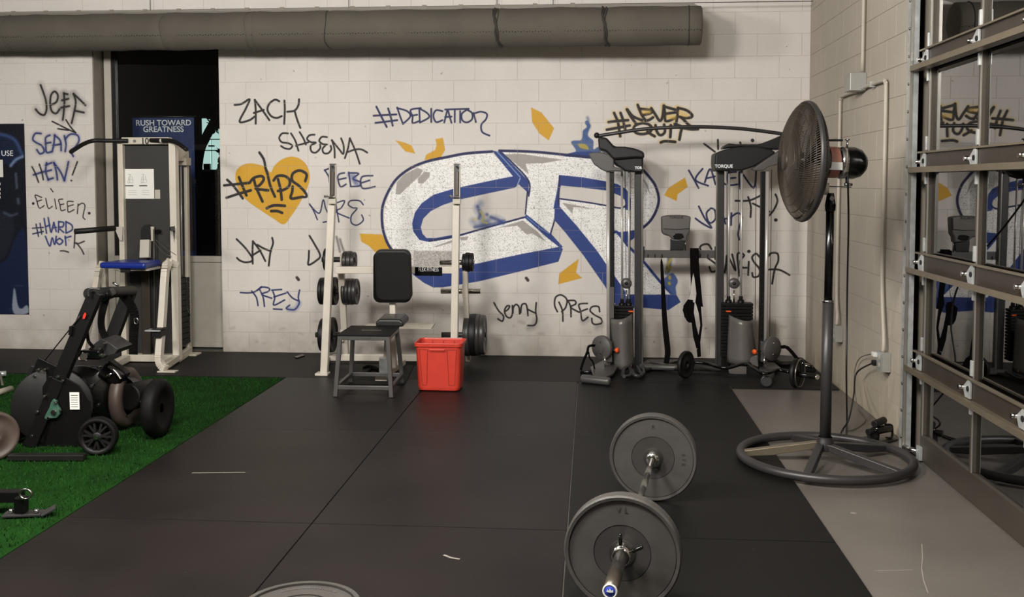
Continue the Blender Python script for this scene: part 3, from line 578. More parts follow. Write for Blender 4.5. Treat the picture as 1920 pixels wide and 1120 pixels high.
# ------------------------------------------------------------------ sectional glass door
dr = bpy.data.objects.new('door_1', None); COL.objects.link(dr); dr.location = (RX, 4, 0); dr['kind'] = 'structure'
GX = 1.974                                   # glass plane; the frame faces the room at FXD
FXD = 1.955; TZ = [0, .59, 1.18, 1.775, 2.375, 2.975, 3.53]; YE = 6.08; MUL = [5.28, 4.62, 3.96, 3.30, 2.64]
YN = 1.75
for i in range(6):
    z0, z1 = TZ[i], TZ[i+1]; zb = z0+(.16 if i == 0 else .03); zt = z1-.03
    MB().bb((FXD, YN, z0+.004), (GX+.03, YE, zb)).build('bottom_rail', M['bronze'], dr, .003)
    MB().bb((FXD, YN, zt), (GX+.03, YE, z1-.004)).build('top_rail', M['bronze'], dr, .003)
    MB().bb((FXD, YE-.055, zb), (GX+.03, YE, zt)).build('end_stile', M['bronze'], dr, .003)
    MB().bb((FXD-.004, YE-.055, zb), (FXD, YE-.042, zt)).build('glazing_bead', M['alum'], dr)
    for y in MUL:
        MB().bb((FXD, y-.022, zb), (GX+.03, y+.022, zt)).build('mullion', M['bronze'], dr, .003)
        MB().bb((FXD-.004, y-.023, zb), (FXD, y-.010, zt)).build('glazing_bead', M['alum'], dr)
    ys = [YE-.055]+[v_ for y in MUL for v_ in (y+.022, y-.022)]+[YN]
    for a, b in zip(ys[::2], ys[1::2]): MB().bb((GX, b, zb), (GX+.006, a, zt)).build('pane', M['glass2'], dr)
    if i == 0: continue
    # reinforcing strut across each joint: flat web with a projecting lip
    MB().bb((FXD-.012, YN, z0-.055), (FXD-.001, YE+.07, z0+.06)).build('strut_web', M['bronzed'], dr)
    MB().bb((FXD-.075, YN, z0-.062), (FXD-.012, YE+.09, z0-.05)).bb((FXD-.078, YN, z0-.062), (FXD-.072, YE+.09, z0-.03)).build('strut_lip', M['lip'], dr)  # lips in a paler metal, with their highlight put into the colour
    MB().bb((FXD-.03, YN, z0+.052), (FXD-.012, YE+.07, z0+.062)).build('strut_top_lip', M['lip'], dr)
    for y in [YE-.02]+MUL:
        h = MB().prism([(FXD-.013, y+.035, z0-.045), (FXD-.013, y-.03, z0-.045), (FXD-.013, y-.03, z0+.05), (FXD-.013, y-.01, z0+.058), (FXD-.013, y+.065, z0+.005)], (-.012, 0, 0)).build('hinge_bracket', M['galv'], dr, .002)
        MB().cyl((FXD-.03, y-.008, z0+.005), (FXD-.024, y-.008, z0+.005), .014, 12).build('roller_hole', M['groove'], h)
        MB().cyl((FXD-.05, y+.06, z0+.002), (FXD-.02, y+.06, z0+.002), .013, 10).build('roller_tip', M['chrome'], h)
        MB().bb((FXD-.012, y-.012, z0+.07), (FXD-.001, y+.012, z0+.15)).bb((FXD-.012, y-.012, z0-.13), (FXD-.001, y+.012, z0-.065)).build('hinge_leaf', M['galv'], h, .002)
MB().bb((FXD-.02, YE-.06, .01), (FXD-.001, YE+.0, .09)).build('bottom_bracket', M['galv'], dr, .002)
MB().cyl((FXD-.06, YE+.1, .05), (FXD-.01, YE-.0, .05), .016, 12).build('bottom_roller', M['chrome'], dr)
# galvanised track with lip and bolts, wall angle behind it
MB().bb((1.90, YE+.20, 0), (RX, YE+.212, 3.7)).build('wall_angle', M['darkframe'], dr)
trk = MB().bb((1.895, YE+.105, 0), (1.90, YE+.20, 3.7)).bb((1.895, YE+.105, 0), (1.935, YE+.11, 3.7)).build('track', M['galv'], dr)
for k in range(22): z = .1+k*.165; MB().cyl((1.893, YE+.155, z), (1.888, YE+.155, z), .009, 10).build('bolt', M['steel'], trk)
MB().bb((1.885, YE+.10, 0), (1.90, YE+.115, 3.7)).build('track_lip', M['alum'], trk)
MB().bb((1.965, YN, -.0), (1.985, YE, .012)).build('floor_seal', M['groove'], dr)

# ------------------------------------------------------------------ conduit, boxes and cables on the side wall
cx = 1.965
def XW(px, py, off=.03): return XP(px, py, RX-off)
cb = XW(1604, 155, .06)
cd = thing('junction_box', 'grey junction box high on the side wall where three conduits meet', 'junction box', (RX, cb.y, cb.z))
MB().bb((RX-.12, cb.y-.085, cb.z-.065), (RX-.001, cb.y+.085, cb.z+.065)).build('box_body', M['box'], cd, .004)
def conduit(pts, lab):
    c = thing('conduit', lab, 'conduit', (pts[0].x, pts[0].y, pts[0].z)); MB().tube(smooth3(pts, 5), .0135, 10).build('pipe', M['conduit'], c)
    return c
t = XW(1617, 60); 
cA = conduit([Vector((cx, t.y, CEIL-.01)), Vector((cx, t.y, 3.2)), Vector((cx, t.y, cb.z+.075))], 'vertical conduit from the ceiling down to the high junction box')
bxr = XW(1652, 678, .05); yR = XW(1657, 300).y; zR = XW(1655, 151).z; yL = XW(1572, 300).y; zL = XW(1590, 176).z
cB = conduit([Vector((cx, cb.y-.08, zR-.0)), Vector((cx, yR+.08, zR)), Vector((cx, yR+.02, zR-.02)), Vector((cx, yR, zR-.09)), Vector((cx, yR, 1.6)), Vector((cx, yR, 1.0)), Vector((cx-.01, bxr.y, bxr.z+.14)), Vector((cx-.015, bxr.y, bxr.z+.07))], 'bent conduit running down the side wall to the outlet box by the glass door')
bxl = XW(1566, 625, .05)
cC = conduit([Vector((cx, cb.y+.08, zL)), Vector((cx, yL-.08, zL)), Vector((cx, yL-.02, zL-.02)), Vector((cx, yL, zL-.09)), Vector((cx, yL, 1.6)), Vector((cx, yL, .8)), Vector((cx-.01, bxl.y, bxl.z+.14)), Vector((cx-.015, bxl.y, bxl.z+.07))], 'bent conduit running down the side wall behind the fan pole')
for c, y, z in ((cB, cb.y-.1, zR), (cC, cb.y+.1, zL)): MB().cyl((cx, y-.02, z), (cx, y+.02, z), .019, 10).build('coupling', M['galv'], c)
MB().bb((cx-.02, (cb.y+yR)/2-.01, zR-.02), (RX-.001, (cb.y+yR)/2+.01, zR+.02)).build('strap_clip', M['galv'], cB)
for nm, b, s in (('right', bxr, 'near the glass door, with two plugs in it'), ('left', bxl, 'behind the fan pole')):
    t = thing('outlet_box', 'outlet box low on the side wall '+s, 'outlet', (RX, b.y, b.z-.06))
    MB().bb((RX-.06, b.y-.055, b.z-.065), (RX-.001, b.y+.055, b.z+.065)).build('box_body', M['box'], t, .003)
    MB().bb((RX-.064, b.y-.058, b.z-.068), (RX-.06, b.y+.058, b.z+.068)).build('cover_plate', M['galv'], t, .002)
    for dz in (-.025, .025): MB().cyl((RX-.067, b.y, b.z+dz), (RX-.063, b.y, b.z+dz), .017, 14).build('socket', M['frame'], t)
pw = bxr+Vector((-.02, .075, .035)); pb_ = bxr+Vector((-.02, .08, -.025))
ft = G(1580, 830)
pl = thing('phone_cable', 'thin grey cable with a white plug hanging from the outlet box', 'cable', (pw.x, pw.y, 0))
MB().box(pw, (.035, .06, .03)).build('white_plug', M['paper'], pl, .005)
MB().tube(smooth3([pw+Vector((0, .03, 0)), XW(1612, 672), XW(1602, 700), XW(1604, 740, .06), XW(1608, 765, .05), G(1624, 775, .006)+Vector((-.03,0,0)), G(1622, 790, .006), G(1600, 806, .006), G(1586, 808, .006), G(1590, 815, .006), G(1606, 820, .006), G(1623, 819, .006), G(1630, 812, .01)]), .0035, 6).build('cable', M['gcord'], pl)
# ------------------------------------------------------------------ pedestal fan
fx = thing('pedestal_fan', 'large pedestal fan with wire guard on a wide round tube base', 'fan', (1.375, 5.96, 0))
bc = Vector((1.375, 5.96, 0)); rb = .485
MB().tube([bc+Vector((math.cos(t)*rb, math.sin(t)*rb, .042)) for t in [2*PI*k/64 for k in range(64)]], .027, 14, closed=True).build('base_ring', M['dgrey'], fx)
for k in range(5):
    t = R(176+72*k); d = Vector((math.cos(t), math.sin(t), 0))
    MB().prism([bc+d*.05+Vector((0, 0, .085)), bc+d*.03+Vector((0, 0, .125)), bc+d*.06+Vector((0, 0, .125)), bc+d*(rb-.01)+Vector((0, 0, .055)), bc+d*(rb-.01)+Vector((0, 0, .02)), bc+d*.3+Vector((0, 0, .035))], d.cross(Vector((0, 0, 1)))*.045).build('spoke', M['dgrey'] if k else M['lip'], fx, .004)
pt = W(1557, 372, 5.96)
u = (pt-bc); u.normalize()
zj = W(1549, 565, 5.96).z; pj = bc+u*(zj/u.z)
MB().lathe([(.05, .08), (.052, .12), (.043, .14), (.04, .16)], bc, (0, 0, 1), 20).build('hub', M['dgrey'], fx)
MB().cyl(bc+u*.12, pj, .032, 20).build('lower_pole', M['dgrey'], fx)
MB().cyl(pj-u*.006, pj+u*.008, .034, 20).build('pole_collar', M['chrome'], fx)
MB().cyl(pj, pt-u*.03, .024, 20).build('upper_pole', M['gloss'], fx)
fa = Vector((-math.sin(R(84)), -math.cos(R(84)), .03)).normalized()       # direction the air blows
fc_ = W(1507, 303, 5.96); mc = W(1588, 299, 5.98)
RF = .345
e1 = fa.cross(Vector((0, 0, 1))).normalized(); e2 = e1.cross(fa).normalized()
def guard(sgn, depth, name):
    mb = MB(); N_ = 150
    def pr(s): return s*RF, sgn*depth*(1-s**2.6)**.75+sgn*.012
    for k in range(N_):
        t0 = 2*PI*k/N_; ps = []
        for i in range(11):
            s = .16+.84*i/10; r, hh = pr(min(s, 1)); t = t0+sgn*.55*(1-s); ps.append(fc_+fa*hh+(e1*math.cos(t)+e2*math.sin(t))*r)
        mb.tube(ps, .0024, 3, cap=False)
    for s in (.16, .3, .45, .6, .74, .86, .95, 1.0):
        r, hh = pr(s); mb.tube([fc_+fa*hh+(e1*math.cos(t)+e2*math.sin(t))*r for t in [2*PI*k/56 for k in range(56)]], .0045 if s == 1 else .002, 6, closed=True)
    o = mb.build(name, M['guard'], fx)
    r, hh = pr(.16); MB().lathe([(0, hh+sgn*.006), (r, hh+sgn*.004), (r, hh)], fc_, fa, 24).build('guard_badge', M['guard'], o)
guard(1, .10, 'front_guard'); guard(-1, .08, 'rear_guard')
MB().lathe([(RF+.004, -.014), (RF+.008, 0), (RF+.004, .014), (RF-.002, .012), (RF-.002, -.012), (RF+.004, -.014)], fc_, fa, 56).build('guard_rim', M['dgrey'], fx)
for k in range(4):
    t0 = 2*PI*k/4+.5; mb = MB(); vs = []; 
    for i in range(8):
        for j in range(6):
            r = .05+.26*i/7; t = t0+(j/5-.3)*(1.5-.5*i/7); vs.append(fc_+fa*(.055*(j/5-.5)*(.6+i/10))+(e1*math.cos(t)+e2*math.sin(t))*r)
    mb.add(vs, [(i*6+j, i*6+j+1, (i+1)*6+j+1, (i+1)*6+j) for i in range(7) for j in range(5)], True)
    o = mb.build('blade', M['blade'], fx); s_ = o.modifiers.new('s', 'SOLIDIFY'); s_.thickness = .002
MB().lathe([(0, .04), (.05, .04), (.055, -.04), (0, -.04)], fc_, fa, 20).build('blade_hub', M['gloss'], fx)
ma = -fa
MB().cyl(fc_+ma*.03, fc_+ma*.14, .014, 10).build('shaft', M['chrome'], fx)
MB().lathe([(0, .10), (.07, .105), (.088, .12), (.09, .2), (.088, .205)], fc_, ma, 28).build('motor_front', M['gloss'], fx)
MB().lathe([(.088, .20), (.095, .21), (.095, .235)], fc_, ma, 28).build('motor_band', M['chrome'], fx)
MB().lathe([(.092, .235), (.094, .29), (.08, .33), (.05, .358), (0, .368)], fc_, ma, 28).build('motor_rear', M['gloss'], fx)
MB().lathe([(.0905, .135), (.0912, .14), (.0912, .185), (.0905, .19)], fc_, ma, 28).build('label_band', M['orangeband'], fx)
sd = ma.cross(Vector((0, 0, 1))).normalized(); 
near = -sd if (-sd).y < sd.y else sd
pc = fc_+ma*.16+near*.092
MB().prism([pc+Vector((0,0,-.045))+ma*-.04, pc+Vector((0,0,-.045))+ma*.035, pc+Vector((0,0,-.0))+ma*.035, pc+Vector((0,0,0))+ma*-.04], near*.003).build('rating_plate', M['paper'], fx)
MB().tube(smooth3([fc_+ma*.10+e2*.1+near*.05, fc_+ma*.12+e2*.11, fc_+ma*.12+near*.10, fc_+ma*.12-e2*.10+near*.03, fc_+ma*.13-e2*.13]), .011, 8, flat=.5).build('yoke', M['bronze'], fx)
MB().bar(fc_+ma*.06+e2*.125, fc_+ma*.22+e2*.13, .03, .012).build('top_bracket', M['satin'], fx, .003)
MB().cyl(fc_+ma*.25+e2*.08, fc_+ma*.25+e2*.135, .006, 10).cyl(fc_+ma*.25+e2*.13, fc_+ma*.25+e2*.138, .015, 12).build('thumb_screw', M['chrome'], fx)
MB().cyl(fc_+ma*.255-e2*.08, fc_+ma*.255-e2*.125, .006, 10).build('lower_screw', M['dgrey'], fx)
MB().cyl(fc_+ma*.24-e2*.125, fc_+ma*.29-e2*.125, .009, 10).build('wing_nut', M['chrome'], fx)
nb = fc_+ma*.135-e2*.12
MB().cyl(nb, nb-Vector((0, 0, .07)), .02, 14).build('neck', M['cream'], fx)
MB().lathe([(.012, -.02), (.03, .0), (.032, .03), (.026, .06), (.02, .1)], pt-u*.07, u, 16).build('pole_head', M['gloss'], fx)
MB().cyl(pt+Vector((0, -.04, .0)), pt+Vector((0, .04, .0)), .013, 12).build('pivot_bolt', M['chrome'], fx)
MB().cyl(nb-Vector((0, 0, .02)), nb-Vector((0, 0, .02))+ma*.15, .003, 6).build('oscillating_rod', M['dgrey'], fx)
c0 = fc_+ma*.24-e2*.06+near*.06
MB().tube(smooth3([c0, W(1590, 350, 5.9), W(1591, 420, 6.1), W(1589, 520, 6.5), W(1588, 600, 6.6), W(1587, 700, 6.55), G(1588, 785, .06), G(1587, 805, .01), G(1586, 822, .006), G(1580, 830, .006), G(1573, 824, .006), G(1580, 806, .006), XW(1592, 785, .3), XW(1601, 740, .15), XW(1606, 700, .08), pb_+Vector((0, .05, -.01)), pb_]), .006, 8).build('power_cord', M['cord'], fx)
MB().box(pb_, (.035, .05, .035)).build('power_plug', M['satin'], fx, .006)

# black attachment lying by the side wall
def GG(px, py, z): return G(px, py, z)
at_ = G(1650, 832); at = thing('black_gadget', 'small black device with two cylinders on a plate lying by the side wall', 'device', (at_.x, at_.y, 0))
at['label'] = 'small black gadget with padded cylinders and a strap on the floor by the side wall'; at.name = 'black_gadget'
b0 = G(1649, 834, 0); k_ = b0.y/FPX
def AP(px, py, dy=0):
    v = W(px, py, b0.y+dy); v.z = max(v.z, .01); return v
MB().prism([AP(1631,832,.02), AP(1648,836), AP(1650,815), AP(1646,805), AP(1632,812,.02)], (.0, .07, 0)).build('base_block', M['gloss'], at, .004)
MB().cyl(AP(1627, 811), AP(1640, 808, .03), .022, 16, .018).build('lens_end', M['satin'], at, .003)
MB().cyl(AP(1639, 796, .02), AP(1658, 788, .1), .023, 16).build('upper_cylinder', M['satin'], at, .004)
MB().cyl(AP(1637, 809, .03), AP(1668, 803, .12), .026, 16).build('main_cylinder', M['gloss'], at, .004)
MB().tube(smooth3([AP(1660,796,.1), AP(1671,797,.12), AP(1673,806,.12), AP(1672,820,.12), AP(1662,821,.1)]), .011, 8, flat=.5).build('strap_loop', M['satin'], at)
MB().prism([AP(1648,833,.03), AP(1664,833,.02), AP(1684,824,.1), AP(1668,824,.14)], (0, 0, -.008)).build('foot_plate', M['satin'], at)
MB().ball(AP(1644, 804, -.005), .006).build('bright_bolt', M['chrome'], at)

# ------------------------------------------------------------------ barbell with bumper plates
def bumper(name, lab, R_=.225, t_=.09, n=64, group=None, sym=True):
    r = thing(name, lab, 'weight plate', group=group)
    h = t_/2; p = []
    for s in (-1, 1):
        q = [(.0255, s*(h-.012)), (.05, s*(h-.012)), (.05, s*(h-.016)), (.108, s*(h-.012)), (.108, s*(h-.017)), (.1105, s*(h-.017)), (.1105, s*(h-.01)), (R_-.021, s*(h-.010)), (R_-.021, s*(h-.015)), (R_-.018, s*(h-.015)), (R_-.018, s*(h-.002)), (R_-.006, s*h), (R_, s*(h-.008))]
        p += q if s < 0 else q[::-1]
    MB().lathe(p+[p[0]], (0, 0, 0), (0, 1, 0), n, smooth=False).build('rubber_disc', M['bumper'], r, world=False)
    for s in (-1, 1):
        MB().lathe([(.05, s*(h-.0155)), (.108, s*(h-.0115))], (0, 0, 0), (0, 1, 0), 48).build('inner_disc', M['bumper2'], r, world=False)
        for rr_, hh in ((.1093, h-.0148), (R_-.0195, h-.0125)):
            MB().lathe([(rr_-.0028, s*hh), (rr_+.0028, s*hh)], (0, 0, 0), (0, 1, 0), 64).build('groove', M['groove'], r, world=False)
        MB().lathe([(.0256, s*(h-.010)), (.034, s*(h-.008)), (.05, s*(h-.011))], (0, 0, 0), (0, 1, 0), 32).build('steel_insert', M['steel'], r, world=False)
    return r
n0 = G(1166, 1040, .225+.014); f0 = G(1224, 860, .225+.014)
bd_ = (f0-n0); bd_.z = 0; BL = bd_.length; bd_.normalize(); brz = math.atan2(-bd_.x, bd_.y); bz = .239
PT = .066; near_c = n0+bd_*(PT/2); far_c = f0+bd_*(PT/2)
pn = bumper('bumper_plate', 'nearest black rubber bumper plate on the floor barbell, outer face to the camera', t_=PT, group='bumper plates on the floor barbell'); pn.location = (near_c.x, near_c.y, bz); pn.rotation_euler = (0, 0, brz)
pf = dup(pn, (far_c.x, far_c.y, bz), brz, 'far black rubber bumper plate on the floor barbell')
def raised(o, s, txts):
    for body, ang, rad, sz, y in txts:
        for i, ch in enumerate(body):
            a = R(ang)-(i-(len(body)-1)/2)*sz*.95/rad
            text(ch, sz, M['bumper2'], None, (0, 0, 0), (0, 0, 0), .0012)
            l = COL.objects[-1]; 
            l.data.transform(Matrix.Translation((math.cos(a)*rad, y, math.sin(a)*rad)) @ Matrix.Rotation(-(a-PI/2), 4, 'Y') @ Matrix.Rotation(R(90), 4, 'X')); l.parent = o
raised(pn, 0, [('VL', 90, .168, .03, -PT/2+.0092)])
raised(pf, 0, [('R', 90, .16, .03, -PT/2+.0092), ('STR', 0, .155, .026, -PT/2+.0092)])
bb_ = thing('barbell', 'steel barbell lying on the black mats with a bumper plate at each end', 'barbell', (n0.x, n0.y, 0), brz)
def BP(d): return Vector((n0.x, n0.y, bz))+bd_*d
inA, inB = PT+.004, BL-.004
MB().cyl(BP(inA+.03), BP(inB-.03), .014, 20).build('shaft', M['steel'], bb_)
for k in range(5): a = inA+.12+k*.22; MB().cyl(BP(a), BP(a+.11), .0152, 20).build('knurled_grip', mat('knurled steel', (120, 116, 110), .5, .8, bump=.8, bscale=600) if k == 0 else bpy.data.materials['knurled steel'], bb_)
for d, s in ((inA, 1), (inB, -1)): MB().lathe([(.016, .032*s), (.03, .030*s), (.036, .022*s), (.038, .002*s), (.02, 0)], BP(d), bd_, 28).build('inner_collar', M['chrome'], bb_)
MB().cyl(BP(inA), BP(-.35), .025, 28).build('sleeve', M['steel'], bb_)
MB().cyl(BP(-.20), BP(-.355), .0262, 28).build('sleeve_end', M['bronze'], bb_)
MB().cyl(BP(inB), BP(BL+.44), .025, 28).build('sleeve', M['steel'], bb_)
e_ = MB().lathe([(.0265, -.001), (.026, .003), (.021, .004), (.021, .002), (0, .002)], BP(-.355), -bd_, 28).build('end_cap', M['paper'], bb_)
MB().lathe([(0, .0035), (.0185, .0035), (.019, .002)], BP(-.355), -bd_, 28).build('cap_emblem', M['cap'], e_)
ec = BP(-.3595)
tr_ = bd_.cross(Vector((0, 0, 1))).normalized()
MB().prism([ec+tr_*a+Vector((0, 0, b)) for a, b in ((-.012, 0), (-.008, .009), (-.004, .003), (.0, .012), (.006, .004), (.011, .008), (.012, -.001), (0, -.003))], -bd_*.001).build('emblem_mark', M['paper'], e_)
# spring collar with two handles
cl = thing('spring_collar', 'chrome spring clamp with two black grips on the near barbell sleeve', 'clamp', tuple(BP(-.03)), brz)
MB().tube([BP(-.006-.03*t/(2*PI*2.2))+(tr_*math.cos(t)+Vector((0, 0, 1))*math.sin(t))*.0325 for t in [k*.25 for k in range(56)]], .0045, 8).build('spring_coil', M['chrome'], cl)
for (dx, dz) in ((-.002, .088), (.078, .048)):
    v_ = tr_*dx+Vector((0, 0, dz)); vn = v_.normalized(); MB().cyl(BP(-.02)+vn*.032, BP(-.035)+v_*.75, .0035, 8).build('handle_wire', M['chrome'], cl); MB().cyl(BP(-.032)+v_*.55, BP(-.04)+v_, .007, 10).ball(BP(-.04)+v_, .007).build('grip', M['gloss'], cl)
# plate lying at the bottom edge
lpz = .045
lp_ = thing('bumper_plate', 'black rubber bumper plate lying flat on the mats at the bottom edge', 'weight plate', (G(596, 1093, .09).x, G(596, 1093, .09).y-.235, .0141))
c_ = Vector(lp_.location)
pr = []
for s in (0, 1):
    z_ = .09*s; d_ = -1 if s else 1
    q = [(.0255, z_+d_*.012), (.108, z_+d_*.012), (.108, z_+d_*.016), (.111, z_+d_*.016), (.111, z_+d_*.009), (.196, z_+d_*.009), (.196, z_+d_*.014), (.2, z_+d_*.014), (.2, z_+d_*.001), (.217, z_), (.225, z_+d_*.01)]
    pr += q if s == 0 else q[::-1]
MB().lathe(pr+[pr[0]], c_, (0, 0, 1), 64, False).build('rubber_disc', M['bumper'], lp_)
mb = MB()
for k in range(22):
    t = R(55+k*3.6); mb.box(c_+Vector((math.cos(t)*.168, math.sin(t)*.168, .0815)), (.006+.004*(k % 2), .012, .0022), Matrix.Rotation(t-PI/2, 3, 'Z'))
mb.build('raised_markings', M['wing'], lp_, kind='stuff')
#NEXT
# ------------------------------------------------------------------ cable crossover machine
def T(f, Y, *p): return [W(a, b, Y) for a, b in f(*p)]
I4 = zf(1280, 260, 4.0)
TY = 8.98
tm = thing('cable_crossover', 'tall two tower cable crossover machine against the graffiti wall at right', 'cable machine', (.78, 9.0, .012))
def vbar(px0, py0, px1, py1, Y, w, d, name, m, bev=.004, par=tm, n=None):
    a, b = W(px0, py0, Y), W(px1, py1, Y); MB().bar(a, b, w, d, (0, 1, 0)).build(name, m, par, bev)
def rod(px0, py0, px1, py1, Y, r, name, m, par=tm, n=10): return MB().cyl(W(px0, py0, Y), W(px1, py1, Y), r, n).build(name, m, par)
FZ = .013
def foot(px, py, Y): p = W(px, py, Y); return p
for (xm, xb, yb, nm) in ((1196, 1196, 691, 'l'), (1351, 1349, 691, 'r')):
    t_ = W(xm, 300, TY); b_ = W(xb, 690, TY); b_.z = FZ
    MB().bar(t_, b_, .058, .10, (0, 1, 0)).build('main_post', M['dgrey'], tm, .006)
    for s in ((1, ) if nm == 'l' else (-1,)): MB().bar(t_+Vector((s*.036, -.045, 0)), b_+Vector((s*.036, -.045, 0)), .018, .02, (0, 1, 0)).build('post_trim', M['steel'], tm, .004)
# guide rods, cables
for x0, x1, y1, r in ((1166, 1166.5, 572, .010), (1179, 1179.5, 578, .009)): rod(x0, 318, x1, y1, TY-.07, r, 'guide_rod', M['rail'])
for x0, x1, y1, r in ((1367, 1366, 560, .011), (1391, 1389, 560, .011)): rod(x0, 318, x1, y1, TY-.07, r, 'guide_rod', M['rail'])
for x0, x1, y1 in ((1172, 1174, 520), (1183, 1181, 560), (1151, 1151, 660), (1363, 1363, 560), (1385, 1384, 530), (1418, 1416, 600), (1447, 1443, 640)): rod(x0, 318, x1, y1, TY-.10, .0028, 'steel_cable', M['cord'], n=6)
# front uprights with holes and chrome rail
for xt, xb_, s in ((1147, 1148, -1), (1431, 1427, 1)):
    Yp = 8.80; t_ = W(xt, 322, Yp); b_ = W(xb_, 672, Yp); b_.z = .02
    o = MB().bar(t_, b_, .042, .05, (0, 1, 0)).build('adjustment_post', M['black'], tm, .004)
    mb = MB()
    for k in range(32): c = b_+(t_-b_)*((k+1.5)/34); mb.cyl(c+Vector((0, -.0265, 0)), c+Vector((0, -.0245, 0)), .007, 8)
    mb.build('pin_holes', M['groove'], o, kind='stuff')
    MB().cyl(t_+Vector((s*.032, -.03, .0)), b_+Vector((s*.032, -.03, 0)), .0165, 14).build('chrome_rail', M['rail'], tm)
# moulded heads
K9 = zf(1060, 220, 9.333)
def plate(f, Y, thick, m, name, pts, bev=.01, par=tm): return MB().prism([W(a, b, Y) for a, b in f(*pts)], (0, thick, 0)).build(name, m, par, bev, seg=3)
plate(K9, 8.72, .10, M['wing'], 'wing_cover', (400,640,480,612,620,610,760,650,850,740,850,860,980,900,1010,950,830,945,720,955,620,910,500,820))
plate(K9, 8.80, .30, M['hood'], 'upper_hood', (590,570,700,600,760,650,830,745,930,740,1210,715,1390,720,1380,610,1290,570,1200,540,1050,512,860,510,720,350,570,340,580,430), .02)
plate(K9, 8.84, .24, M['hood'], 'lower_hood', (830,700,930,690,1210,690,1370,700,1352,960,1200,962,1040,940,980,890,900,850,840,800), .015)
MB().ball(W(1119, 254, 8.87), .026, sc=(1, 1, 1)).build('end_knob', M['satin'], tm)
plate(K9, 8.835, .004, M['dgrey'], 'brand_plate', (1235,850,1330,855,1330,935,1220,930), 0)
plate(I4, 8.72, .10, M['wing'], 'wing_cover', (620,160,730,90,800,70,830,130,800,170,745,185,640,215,610,240,540,242,520,230))
plate(I4, 8.80, .30, M['hood'], 'lower_hood', (245,112,330,78,420,62,560,60,660,80,700,100,690,115,620,160,540,210,450,240,247,246,240,180), .02)
plate(I4, 8.86, .2, M['hood'], 'upper_hood', (300,78,315,55,350,35,400,42,560,42,600,35,680,5,760,-30,800,-30,830,30,790,70,730,82,640,80,560,68,420,62), .015)
c = W(1357, 312, 8.80); text('TORQUE', .038, M['whiteink'], tm, (c.x, 8.797, c.z), (R(90), 0, 0), .001, name='brand_lettering', bold=.001)
c = W(1197, 315, 8.83); text('TOR', .03, M['whiteink'], tm, (c.x, 8.83, c.z), (R(90), 0, 0), .001, name='brand_lettering', bold=.001)
# pull-up bar arc
MB().tube(smooth3([W(1121, 255, 8.87), W(1160, 249, 8.84), W(1210, 242, 8.82), W(1290, 238, 8.8), W(1370, 240, 8.82), W(1430, 246, 8.85), W(1485, 254, 8.88)]), .016, 12).build('pull_up_bar', M['dgrey'], tm)
# crossbeam, console
a, b = W(1203, 469, TY), W(1346, 484, TY)
o = MB().bb((a.x, TY-.03, b.z), (b.x, TY+.03, a.z)).build('crossbeam', M['grey'], tm, .004)
for x in (1215, 1228, 1241, 1313, 1327):
    c = W(x, 480, TY-.032); MB().bb((c.x-.005, TY-.034, c.z-.016), (c.x+.005, TY-.0295, c.z+.014)).build('slot', M['groove'], o)
for x in (1204, 1343): c = W(x, 466, TY); MB().bb((c.x-.02, TY-.04, c.z-.10), (c.x+.02, TY-.03, c.z+.02)).build('beam_bracket', M['dgrey'], tm, .003)
G51 = zf(1000, 260, 5.09)
plate(G51, 8.90, .10, M['wing'], 'console_housing', (1222,745,1290,733,1380,730,1460,735,1505,745,1500,800,1492,900,1470,935,1465,985,1400,975,1330,965,1300,935,1235,915,1224,880), .015)
plate(G51, 8.885, .02, M['silver'], 'console_face', (1230,750,1300,742,1380,739,1460,744,1497,752,1488,860,1380,868,1238,862), .006)
plate(G51, 8.89, .015, M['gloss'], 'console_recess', (1330,925,1350,908,1385,903,1425,910,1440,945,1400,960,1345,958), .004)
plate(G51, 8.93, .06, M['hood'], 'console_neck', (1310,970,1450,985,1435,1065,1315,1065), .006)
for x in (1258, 1285): rod(x, 448, x, 470, 8.95, .006, 'console_bracket', M['steel'])
c = W(1268, 408, 8.88); text('TORQUE', .03, M['dgrey'], tm, (c.x, 8.883, c.z), (R(90), 0, 0), .001, name='brand_lettering', bold=.001)
# weight stacks
for xc, y0, y1, hw, lab in ((1166, 572, 640, 17, 'L'), (1378, 567, 640, 26, 'R')):
    zt, zb = W(xc, y0, TY-.07).z, .12; X0, X1 = W(xc-hw, 600, TY-.07).x, W(xc+hw+(6 if lab == 'R' else 4), 600, TY-.07).x
    nW = 16; dz = (zt-zb)/nW
    for k in range(nW): o = MB().bb((X0, TY-.13, zb+k*dz+.0025), (X1, TY-.01, zb+(k+1)*dz-.0025)).build('weight_block', M['black'], tm, .003)
    xs = (1166, 1179) if lab == 'L' else (1366, 1389)
    for x in xs: MB().lathe([(.030, 0), (.028, .02), (.018, .024), (.017, .05), (.012, .055)], W(x, y0, TY-.07), (0, 0, 1), 16).build('rod_bushing', M['black'], tm)
    pc_ = W(1174.5 if lab == 'L' else 1376.5, 531.5, TY-.09)
    p_ = MB().lathe([(.012, -.014), (.046, -.014), (.048, -.006), (.043, 0), (.048, .006), (.046, .014), (.012, .014)], pc_, (0, 1, 0), 28).build('pulley', M['grey'], tm)
    MB().cyl(pc_+Vector((0, -.018, 0)), pc_+Vector((0, .018, 0)), .014, 12).build('pulley_hub', M['gloss'], p_)
    MB().box(pc_+Vector((0, -.012, .004)), (.016, .014, .006)).build('clevis', M['chrome'], p_)
    MB().cyl(pc_-Vector((0, 0, .06)), Vector((pc_.x, pc_.y, zt)), .008, 10).build('stack_rod', M['chrome'], tm)
    sx = W(1183 if lab == 'L' else 1366, 584, TY-.13); MB().cyl(sx+Vector((-.02, -.002, 0)), sx+Vector((.022, -.02, 0)), .007, 8).build('selector_pin', M['orange'], tm)
